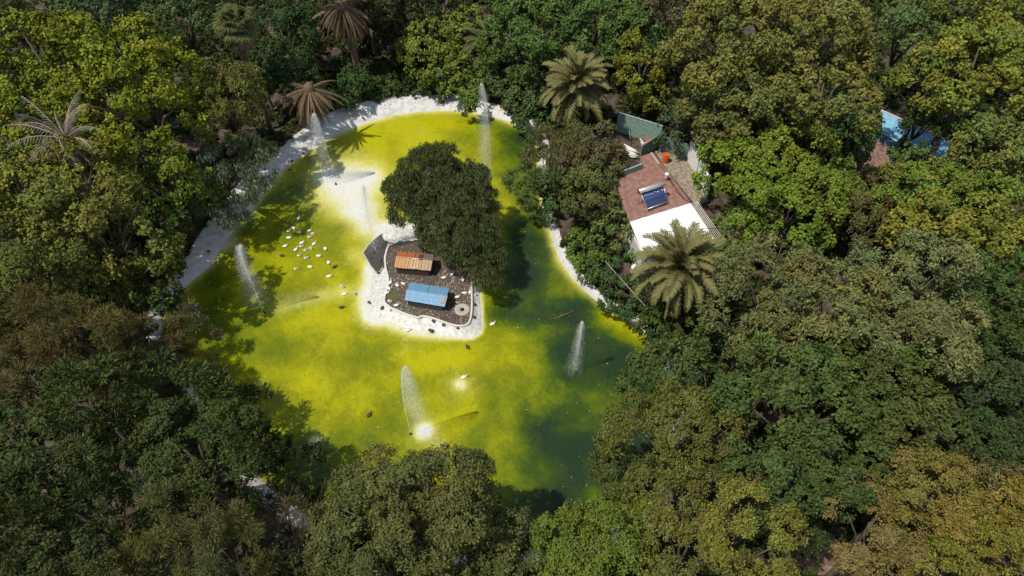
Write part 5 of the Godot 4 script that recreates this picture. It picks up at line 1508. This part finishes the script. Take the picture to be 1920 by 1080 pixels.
	tree("leathery_shrub", "broad", Vector3(2.64, 0.7, -56.65), Vector3(2.09, 1.74, -55.92), Vector3(1.57, 1.26, 2.35), Vector3(0.056, 0.102, 0.033), "small dark bush at the water below the grey-green bushes", "shrub", 0.90)
	tree("leafy_tree", "dense", Vector3(12.37, 0.7, -57.6), Vector3(12.37, 5.95, -57.6), Vector3(2.27, 2.05, 3.41), Vector3(0.155, 0.161, 0.020), "narrow yellow-leaved tree right of the upper palm", "tree", 0.90)
	tree("ash_tree", "ash", Vector3(14.61, 0.7, -63.31), Vector3(14.61, 7.95, -63.31), Vector3(3.39, 3.05, 2.03), Vector3(0.097, 0.095, 0.043), "dull brownish tree at the top edge left of the big olive crown", "tree", 0.90)
	tree("shrub", "ash", Vector3(13.03, 0.7, -55.74), Vector3(13.03, 3.39, -55.74), Vector3(1.79, 1.61, 1.35), Vector3(0.128, 0.146, 0.020), "small yellow-green shrub above the green garden wall", "shrub", 0.90)
	tree("shrub", "dense", Vector3(-15.64, 0.7, -59.88), Vector3(-15.64, 2.73, -59.88), Vector3(1.34, 1.27, 2.01), Vector3(0.045, 0.088, 0.023), "cone-shaped dark shrub beside the skirted palm's trunk", "shrub", 0.90)
	tree("leafy_tree", "dense", Vector3(-20.62, 0.7, -64.6), Vector3(-20.62, 5.53, -64.6), Vector3(1.63, 1.47, 2.44), Vector3(0.037, 0.066, 0.019), "dark tree behind the skirted palm", "tree", 0.90)
	tree("bushy_tree", "fine", Vector3(-14.53, 0.7, -71.53), Vector3(-14.53, 2.9, -71.53), Vector3(2.67, 2.1, 4), Vector3(0.075, 0.066, 0.026), "brownish thin tree in the shade right of the skirted palm", "tree", 0.90)
	tree("ash_tree", "ash", Vector3(-15.14, 0.7, -68.47), Vector3(-15.14, 5.76, -68.47), Vector3(4.21, 3.24, 2.52), Vector3(0.050, 0.058, 0.023), "dim brownish tree behind the skirted palm at the top edge", "tree", 0.90)
	tree("ash_tree", "ash", Vector3(-11.1, 0.7, -70.47), Vector3(-11.1, 3.48, -70.47), Vector3(3.21, 2.52, 2.98), Vector3(0.062, 0.066, 0.026), "dim thin tree over the dirt path at the top edge", "tree", 0.90)
	tree("leafy_tree", "dense", Vector3(4.81, 0.7, -64.86), Vector3(4.81, 7.11, -64.86), Vector3(3.21, 2.89, 1.92), Vector3(0.073, 0.124, 0.031), "mid-green tree at the top edge between the two mid-green trees", "tree", 0.90)
	tree("shrub", "willow", Vector3(3.99, 0.7, -47.66), Vector3(3.99, 3.48, -47.66), Vector3(2.82, 2.52, 4.21), Vector3(0.144, 0.146, 0.055), "straw-coloured feathery bush below the upper palm", "shrub", 0.90)
	tree("shrub", "fine", Vector3(3.91, 0.7, -44.86), Vector3(1.83, 2.85, -44.5), Vector3(1.83, 1.65, 2.75), Vector3(0.069, 0.102, 0.029), "dark green shrub hanging over the right shore", "shrub", 0.90)
	tree("shrub", "fine", Vector3(7.42, 0.7, -47.28), Vector3(7.42, 3.19, -47.28), Vector3(2.87, 2.31, 3.21), Vector3(0.115, 0.104, 0.046), "brownish shrub between the upper palm and the brown roof", "shrub", 0.90)
	tree("shrub", "fine", Vector3(6.32, 0.7, -43.3), Vector3(6.32, 2.9, -43.3), Vector3(2.71, 2.1, 3.11), Vector3(0.100, 0.120, 0.036), "olive shrub left of the brown roof", "shrub", 0.90)
	tree("shrub", "dense", Vector3(3.65, 0.7, -42.61), Vector3(3.65, 1.51, -42.61), Vector3(1.6, 1.09, 1.62), Vector3(0.062, 0.102, 0.031), "low green shrub where the white edge of the right shore begins", "shrub", 0.90)
	tree("leathery_shrub", "broad", Vector3(8.39, 0.7, -39.29), Vector3(8.39, 1.97, -39.29), Vector3(1.97, 1.43, 2.02), Vector3(0.101, 0.146, 0.040), "leafy green shrub at the corner of the white roof", "shrub", 0.90)
	tree("shrub", "hedge", Vector3(5.76, 0.7, -38.26), Vector3(5.76, 1.16, -38.26), Vector3(1.75, 0.84, 1.95), Vector3(0.106, 0.175, 0.029), "bright ivy mound above the white edge of the right shore", "shrub", 0.90)
	tree("hedge", "hedge", Vector3(6.8, 0.7, -35.93), Vector3(6.8, 1.16, -35.93), Vector3(1.7, 0.84, 1.54), Vector3(0.062, 0.110, 0.029), "dark hedge mound behind the white edge, uppermost of three", "hedge", 0.90)
	tree("hedge", "hedge", Vector3(8.46, 0.7, -33.63), Vector3(8.46, 1.28, -33.63), Vector3(1.86, 0.92, 1.73), Vector3(0.053, 0.095, 0.029), "dark hedge mound behind the white edge, middle of three", "hedge", 0.90)
	tree("hedge", "hedge", Vector3(10.23, 0.7, -31.46), Vector3(10.23, 1.39, -31.46), Vector3(1.8, 1.01, 1.61), Vector3(0.048, 0.088, 0.029), "dark hedge mound behind the white edge, lowest of three", "hedge", 0.88)
	tree("leathery_shrub", "broad", Vector3(9.97, 0.7, -37.66), Vector3(9.97, 1.16, -37.66), Vector3(1.08, 0.84, 1.27), Vector3(0.062, 0.124, 0.026), "small green shrub at the shadowed side of the white roof", "shrub", 0.90)
	tree("leafy_tree", "dense", Vector3(12.81, 0.7, -29.56), Vector3(12.81, 2.9, -29.56), Vector3(2.68, 2.1, 2.42), Vector3(0.062, 0.088, 0.018), "dark tree with yellow-tinged leaves below the lower palm", "tree", 0.84)
	tree("shrub", "dense", Vector3(12.56, 0.7, -27.49), Vector3(11.22, 2.58, -27.47), Vector3(1.5, 1.42, 1.24), Vector3(0.045, 0.064, 0.021), "dark shrub at the shore below the lower palm", "shrub", 0.83)
	tree("shrub", "hedge", Vector3(11.19, 0.7, -30.19), Vector3(11.19, 1.74, -30.19), Vector3(1.37, 1.26, 1.12), Vector3(0.050, 0.088, 0.026), "dark shrub left of the lower palm's foot", "shrub", 0.87)
	tree("shrub", "dense", Vector3(15.3, 0.7, -52.62), Vector3(15.3, 2.32, -52.62), Vector3(1.86, 1.68, 2.4), Vector3(0.078, 0.107, 0.050), "round grey-green bush with mauve tinge in the courtyard corner", "shrub", 0.90)
	tree("shrub", "hedge", Vector3(16.81, 0.7, -38.26), Vector3(16.81, 1.16, -38.26), Vector3(1.53, 0.84, 1.66), Vector3(0.081, 0.130, 0.029), "trailing green shrub right of the lower palm", "shrub", 0.90)
	tree("shrub", "dense", Vector3(17.56, 0.7, -36.33), Vector3(17.56, 2.61, -36.33), Vector3(1.46, 1.39, 1.09), Vector3(0.100, 0.131, 0.039), "small olive shrub under the bare upright twigs", "shrub", 0.90)
	tree("hedge", "hedge", Vector3(-10.87, 0.7, -65.14), Vector3(-10.87, 1.04, -65.14), Vector3(3.15, 0.76, 0.3), Vector3(0.044, 0.080, 0.023), "long clipped hedge in the shade beyond the north bank", "hedge", 0.90)
	tree("hedge", "hedge", Vector3(-12.22, 0.7, -61.65), Vector3(-12.22, 0.93, -61.65), Vector3(4.72, 0.67, 1.75), Vector3(0.053, 0.095, 0.023), "low leafy hedge along the top of the north bank", "hedge", 0.90)
	tree("hedge", "hedge", Vector3(-16.65, 0.7, -60.18), Vector3(-16.65, 1.28, -60.18), Vector3(2.18, 0.92, 2.64), Vector3(0.045, 0.088, 0.023), "dark bush at the left end of the north hedge", "hedge", 0.90)
	tree("shrub", "hedge", Vector3(-7.2, 0.7, -61.48), Vector3(-7.2, 1.04, -61.48), Vector3(1.66, 0.76, 1.65), Vector3(0.075, 0.110, 0.029), "small shrub behind the green flag", "shrub", 0.90)
	tree("shrub", "hedge", Vector3(-26.45, 0.7, -43.47), Vector3(-25.92, 0.93, -43.22), Vector3(1.16, 0.67, 1.74), Vector3(0.044, 0.080, 0.019), "low shrub at the ragged left end of the white liner", "shrub", 0.90)
	var pepper := tree("pepper_tree", "pepper", Vector3(-3.91, 0.45, -38.92), Vector3(-4.87, 4.8, -40.07), Vector3(3.5, 2.7, 4.06), Vector3(0.098, 0.121, 0.048), "grey-green pepper tree on the island beside the sheds", "tree", 0.90)
	bough(pepper, "pepper", Vector3(-6.17, 6, -41.88), Vector3(2.72, 2.04, 2.24), Vector3(0.096, 0.118, 0.045), 71)
	bough(pepper, "pepper", Vector3(-2.04, 3.4, -35.16), Vector3(1.39, 1.04, 2.28), Vector3(0.096, 0.118, 0.045), 72)
	bough(pepper, "pepper", Vector3(-6.87, 6.8, -43.55), Vector3(1.07, 0.81, 0.86), Vector3(0.096, 0.118, 0.045), 73)
	bough(pepper, "pepper", Vector3(-2.94, 4.2, -36.25), Vector3(2.04, 1.53, 2.04), Vector3(0.096, 0.118, 0.045), 74)
	bough(pepper, "pepper", Vector3(-4.08, 4.6, -36.71), Vector3(2.45, 1.84, 2.25), Vector3(0.096, 0.118, 0.045), 76)
	bough(pepper, "pepper", Vector3(-7.53, 5, -39.24), Vector3(1.88, 1.41, 1.88), Vector3(0.096, 0.118, 0.045), 77)
	bough(pepper, "pepper", Vector3(-8.57, 5.2, -41.51), Vector3(1.5, 1.13, 1.5), Vector3(0.096, 0.118, 0.045), 75)
	tag_mesh("bare_shrub", twigs(31, 110, 2.30, 1.70, 0.016, 9), mat(0.2, 0.15, 0.12), Vector3(8.97, 0.7, -42.34), "bare brown shrub at the left edge of the brown roof", "shrub")
	tag_mesh("bare_shrub", twigs(32, 80, 3.20, 1.80, 0.016, 8), mat(0.19, 0.14, 0.1), Vector3(7.76, 0.7, -47.31), "bare twiggy shrub among the brownish shrubs left of the roof", "shrub")
	tag_mesh("twiggy_bush", twigs(33, 40, 4.60, 2.20, 0.018, 2), mat(0.3, 0.27, 0.2), Vector3(20.75, 0.7, -38.69), "clump of bare upright twigs right of the white roof", "shrub")
	tag_mesh("twiggy_bush", twigs(34, 30, 2.00, 1.60, 0.016, 4), mat(0.34, 0.26, 0.2), Vector3(19.47, 0.7, -39.91), "short dry twigs beside the white roof's open edge", "shrub")
	tag_mesh("bare_branches", twigs(35, 14, 4.50, 3.20, 0.030, 5), mat(0.2, 0.16, 0.11), Vector3(-12.88, 0.7, -14.9), "bare arching branches at the bottom shore left of the domed tree", "shrub")
	tag_mesh("twiggy_bush", twigs(36, 9, 4.20, 1.60, 0.050, 2), mat(0.06, 0.045, 0.03), Vector3(-14.04, 0.7, -16.55), "dark bare stems over a gap of yellow water at lower left", "shrub")
	tag_mesh("bare_branches", twigs(37, 10, 3.00, 1.40, 0.025, 3), mat(0.18, 0.1, 0.06), Vector3(16.84, 0.7, -12.88), "bare reddish branches over the red soil at the bottom right", "shrub")
	# palms: three shapes of each frond, shared
	var green_fronds := [frond(1, 3.4, 1.1, 0.6, 42, 0.0, 0.1), frond(2, 3.5, 1.35, 0.58, 42, 0.05, 0.1), frond(3, 3.5, 1.5, 0.55, 42, 0.1, 0.1), frond(4, 3.3, 1.75, 0.52, 42, 0.2, 0.1), frond(21, 2.9, 0.6, 0.2, 30, 0.6, 0.08), frond(22, 3.0, 1.0, 0.22, 30, 0.65, 0.08)]
	var bare_fronds := [frond(5, 3.3, 0.9, 0.42, 18, 0.9, 0.05), frond(6, 3.4, 1.2, 0.42, 18, 0.9, 0.05), frond(7, 3.4, 1.5, 0.4, 18, 0.9, 0.05), frond(8, 3.2, 1.8, 0.4, 18, 0.9, 0.05)]
	var fan_leaves := [fan_leaf(9, 0.9, 1.0), fan_leaf(10, 1.0, 0.95), fan_leaf(11, 0.9, 1.0), fan_leaf(12, 1.0, 0.95)]
	palm("date_palm", Vector3(5.84, 0.7, -54.04), Vector3(5.84, 6, -54.04), [[10, 78, 0], [14, 58, 0], [17, 37, 0], [18, 15, 2], [15, -10, 2]], green_fronds, palm_leaf, "big green date palm right of the tall fountain at the north bank", 11, 0.34, 1.00, null)
	palm("date_palm", Vector3(11.45, 0.7, -30.89), Vector3(11.45, 7, -30.89), [[10, 78, 0], [14, 58, 0], [17, 37, 0], [18, 15, 2], [15, -10, 2], [9, -38, 4, 1]], green_fronds, palm_leaf, "big green date palm in front of the white roof", 12, 0.34, 1.00, dry_leaf)
	palm("date_palm", Vector3(-2.47, 0.7, -64.35), Vector3(-2.47, 4.2, -64.35), [[8, 70, 0], [10, 45, 0], [12, 20, 2], [10, -5, 2]], green_fronds, palm_leaf_dark, "date palm half hidden among the light green shrubs at the top centre", 13, 0.30, 0.85, null)
	palm("dry_palm", Vector3(-31.24, 0.7, -38.75), Vector3(-31.24, 12, -38.75), [[7, 55, 0], [10, 25, 0], [12, 2, 2], [14, -25, 2]], bare_fronds, grey_leaf, "dead grey palm with bare fronds in the left wood", 14, 0.28, 1.00, null)
	palm("skirted_palm", Vector3(-16.19, 0.7, -63.59), Vector3(-16.59, 9, -63.89), [[8, 70, 0], [10, 35, 0], [18, -18, 4, 1], [28, -36, 4, 1], [34, -50, 4, 1], [34, -62, 4, 1], [30, -72, 4, 1]], green_fronds, palm_leaf_dark, "tall palm with a skirt of dry fronds at the top edge", 15, 0.36, 1.12, dry_leaf)
	palm("skirted_palm", Vector3(-20.76, 0.7, -55.63), Vector3(-18.42, 6.5, -53.71), [[12, -20, 4, 1], [26, -36, 4, 1], [36, -48, 4, 1], [36, -60, 4, 1], [34, -70, 4, 1]], green_fronds, palm_leaf_dark, "drooping palm of brown dry fronds beside the left fountain", 16, 0.34, 1.10, dry_leaf)
	palm("fan_palm", Vector3(-23.74, 0.7, -55.08), Vector3(-23.74, 11.5, -55.08), [[8, 70, 0], [12, 42, 0], [14, 15, 0], [12, -15, 0], [12, -50, 0, 1], [12, -70, 0, 1]], fan_leaves, fan_leaf_green, "fan palm with a brown skirt standing among the trees at upper left", 17, 0.20, 1.00, dry_leaf)
	fountain(Vector3(-16.19, 0, -47.67), Vector3(-0.34, 7.73, 0), Vector3(-1.89, 0, -1.19), 32000, 1.20, "leaning fountain at the left bank, below the drooping palm", 0.017)
	fountain(Vector3(-1.98, 0, -48.41), Vector3(-0.54, 10.1, 0), Vector3(-0.84, 0, -0.07), 38000, 0.90, "tallest fountain, rising at the north bank", 0.017)
	fountain(Vector3(-11.34, 0, -38.86), Vector3(0.23, 7.55, 0), Vector3(-0.33, 0, -0.49), 24000, 1.15, "fountain beside the dark stones at the island's upper left", 0.017)
	fountain(Vector3(-19.29, 0, -32.75), Vector3(0.44, 7.48, 0), Vector3(-1.09, 0, -1.39), 27000, 1.20, "fountain in the left water below the flock of ducks", 0.017)
	fountain(Vector3(-6.9, 0, -22.25), Vector3(0.72, 8.26, 0), Vector3(1.94, 0, 0.79), 25000, 0.70, "fountain blown sideways in the lower yellow water", 0.017)
	fountain(Vector3(4.62, 0, -27.19), Vector3(0.02, 6.1, 0), Vector3(-0.18, 0, -0.32), 11000, 0.75, "single upright fountain in the dark water at right", 0.017)
	duck(0, Vector3(-18.71, -0.03, -43.21), 1.40, 1.00, "white duck farthest north in the flock on the left water", "ducks swimming left of the island")
	duck(0, Vector3(-18.93, -0.03, -41.97), -0.52, 1.00, "white duck second from the north in the flock", "ducks swimming left of the island")
	duck(1, Vector3(-19.26, -0.03, -41.63), 1.05, 1.00, "white duck with dark head, left of the flock's northern pair", "ducks swimming left of the island")
	duck(0, Vector3(-18.34, -0.03, -41.45), -0.09, 1.00, "white duck facing right in the flock's upper middle", "ducks swimming left of the island")
	duck(0, Vector3(-17.5, -0.03, -41.67), 0.17, 1.00, "white duck with long profile at the flock's upper right", "ducks swimming left of the island")
	duck(1, Vector3(-17.09, -0.03, -41.27), -0.70, 1.00, "white and dark duck just below the long white duck at upper right", "ducks swimming left of the island")
	duck(1, Vector3(-17.33, -0.03, -40.92), 0.44, 1.00, "white duck with a dark back at the flock's upper right", "ducks swimming left of the island")
	duck(0, Vector3(-19.07, -0.03, -40.8), 0.00, 1.00, "white duck at the flock's left, above the leftmost white duck", "ducks swimming left of the island")
	duck(0, Vector3(-17.84, -0.03, -40.22), 0.52, 1.00, "white duck in the very middle of the flock", "ducks swimming left of the island")
	duck(1, Vector3(-17.82, -0.03, -39.81), 0.35, 1.00, "white duck with a dark back touching the middle white duck", "ducks swimming left of the island")
	duck(0, Vector3(-16.78, -0.03, -40.1), 0.87, 1.00, "white duck angled up right of the flock's middle", "ducks swimming left of the island")
	duck(0, Vector3(-19.18, -0.03, -39.84), 0.44, 1.00, "leftmost white duck of the flock", "ducks swimming left of the island")
	duck(0, Vector3(-18.2, -0.03, -39.44), 1.05, 1.00, "white duck angled up, left of the flock's middle", "ducks swimming left of the island")
	duck(1, Vector3(-17.36, -0.03, -39.38), 0.79, 1.00, "white duck with dark back below the flock's middle", "ducks swimming left of the island")
	duck(1, Vector3(-16.96, -0.03, -39.56), -0.70, 1.00, "white and brown duck facing down right near the flock's middle", "ducks swimming left of the island")
	duck(0, Vector3(-15.73, -0.03, -39.49), -1.05, 1.00, "white duck alone at the right side of the flock", "ducks swimming left of the island")
	duck(2, Vector3(-19.21, -0.03, -38.73), -0.17, 1.00, "dark duck at the far left of the flock", "ducks swimming left of the island")
	duck(1, Vector3(-17.78, -0.03, -38.77), 0.87, 1.00, "white duck with dark patch below the leftmost white duck", "ducks swimming left of the island")
	duck(1, Vector3(-17.14, -0.03, -38.48), 0.35, 1.00, "white duck with dark back low in the flock's middle", "ducks swimming left of the island")
	duck(0, Vector3(-16.14, -0.03, -38.7), -0.09, 1.00, "white duck right of the low dark-backed duck", "ducks swimming left of the island")
	duck(0, Vector3(-15.19, -0.03, -37.92), -1.22, 1.00, "white duck facing down left of the big dark duck", "ducks swimming left of the island")
	duck(0, Vector3(-16.62, -0.03, -37.46), -0.26, 1.00, "white duck at the bottom middle of the flock", "ducks swimming left of the island")
	duck(2, Vector3(-14.61, -0.03, -37.48), 0.52, 1.00, "big dark duck at the lower right of the flock", "ducks swimming left of the island")
	duck(1, Vector3(-17.74, -0.03, -37.25), 0.17, 1.00, "small dark and white duck at the flock's lower left", "ducks swimming left of the island")
	duck(0, Vector3(-14.88, -0.03, -36.44), 0.17, 1.00, "white duck below the big dark duck", "ducks swimming left of the island")
	duck(1, Vector3(-13.66, -0.03, -35.34), -0.52, 1.00, "dark-headed duck above the pair swimming toward the island", "ducks swimming left of the island")
	duck(0, Vector3(-13.34, -0.03, -34.58), 0.17, 1.00, "white duck swimming toward the island's left shore", "ducks swimming left of the island")
	duck(1, Vector3(-12.5, -0.03, -34.67), -1.40, 1.00, "white duck with dark head nearest the island's left shore", "ducks swimming left of the island")
	duck(0, Vector3(-1.48, -0.03, -31.6), 0.52, 1.05, "white duck swimming right of the island's lower right corner", "ducks scattered on the open water")
	duck(0, Vector3(-7.94, -0.03, -30.99), 0.26, 1.05, "white duck swimming just below the island's white edge", "ducks scattered on the open water")
	duck(2, Vector3(-6.19, -0.03, -30.99), -0.35, 1.05, "brown duck at the foot of the island's white edge", "ducks scattered on the open water")
	duck(0, Vector3(-3.47, -0.03, -26.78), 0.35, 1.05, "white duck beside the pale spot in the yellow water", "ducks scattered on the open water")
	duck(2, Vector3(-3.31, -0.03, -29.41), -1.22, 1.05, "black duck swimming below the island", "ducks scattered on the open water")
	duck(2, Vector3(-9.89, -0.03, -23.73), 1.05, 1.05, "black duck alone in the lower left water", "ducks scattered on the open water")
	duck(0, Vector3(-13.97, -0.03, -17.14), 1.05, 1.05, "white duck under the bare stems at lower left", "ducks scattered on the open water")
	duck(2, Vector3(-13.34, -0.03, -33.22), 0.17, 1.05, "dark duck low in the water left of the island", "ducks scattered on the open water")
	duck(0, Vector3(-9.71, 0.44, -35.42), 1.40, 0.95, "white duck at the island's left kerb, uppermost of three", "ducks resting on the island")
	duck(0, Vector3(-9.14, 0.44, -35.08), -0.70, 0.95, "white duck left of the blue shed, second from the kerb", "ducks resting on the island")
	duck(0, Vector3(-8.67, 0.44, -35.24), -0.52, 0.95, "white duck touching the blue shed's left end", "ducks resting on the island")
	duck(0, Vector3(-9.76, 0.44, -34.75), -0.79, 0.95, "white duck at the island's left kerb above the round puddle", "ducks resting on the island")
	duck(0, Vector3(-9.86, 0.44, -34.33), 0.26, 0.95, "white duck at the left rim of the round puddle", "ducks resting on the island")
	duck(1, Vector3(-9.54, 0.44, -33.47), -0.17, 0.95, "white duck with dark patch below the round puddle", "ducks resting on the island")
	duck(0, Vector3(-8.97, 0.44, -33.06), 0.26, 0.95, "white duck lowest left on the island", "ducks resting on the island")
	duck(0, Vector3(-5.48, 0.44, -35.89), 0.09, 0.95, "white duck between the rusty shed and the blue shed", "ducks resting on the island")
	duck(0, Vector3(-4.81, 0.44, -36.31), 0.87, 0.95, "white duck standing right of the rusty shed, angled up", "ducks resting on the island")
	duck(0, Vector3(-3.95, 0.44, -35.73), 1.75, 0.95, "white duck near the island's right kerb, uppermost", "ducks resting on the island")
	duck(0, Vector3(-3.74, 0.44, -34.3), -0.17, 0.95, "white duck at right of the blue shed, facing right", "ducks resting on the island")
	duck(0, Vector3(-3.33, 0.44, -34.38), 1.48, 0.95, "white duck at the island's right kerb", "ducks resting on the island")
	duck(0, Vector3(-4.27, 0.44, -33.9), 0.26, 0.95, "white duck off the right end of the blue shed", "ducks resting on the island")
	duck(3, Vector3(-5.42, 0.44, -36.49), 0.35, 0.95, "tan duck just right of the rusty shed", "ducks resting on the island")
	duck(3, Vector3(-6.85, 0.44, -38.89), 0.00, 0.95, "cream duck behind the rusty shed, left of a pair", "ducks resting on the island")
	duck(0, Vector3(-6.56, 0.44, -38.82), 0.17, 0.95, "cream-white duck behind the rusty shed, right of a pair", "ducks resting on the island")
	duck(0, Vector3(-6.27, 0.44, -39.01), 0.52, 0.95, "white duck behind the rusty shed under the tree", "ducks resting on the island")
	duck(0, Vector3(-5.23, 0.44, -38.18), 1.05, 0.95, "white duck in the shade of the island tree, upper", "ducks resting on the island")
	duck(0, Vector3(-4.71, 0.44, -37.32), 0.52, 0.95, "white duck in the shade of the island tree, lower", "ducks resting on the island")
	duck(3, Vector3(-4.22, 0.44, -33.31), -0.35, 0.95, "tan duck beside the round basin", "ducks resting on the island")
	print("leaf triangles: ", leaf_total)
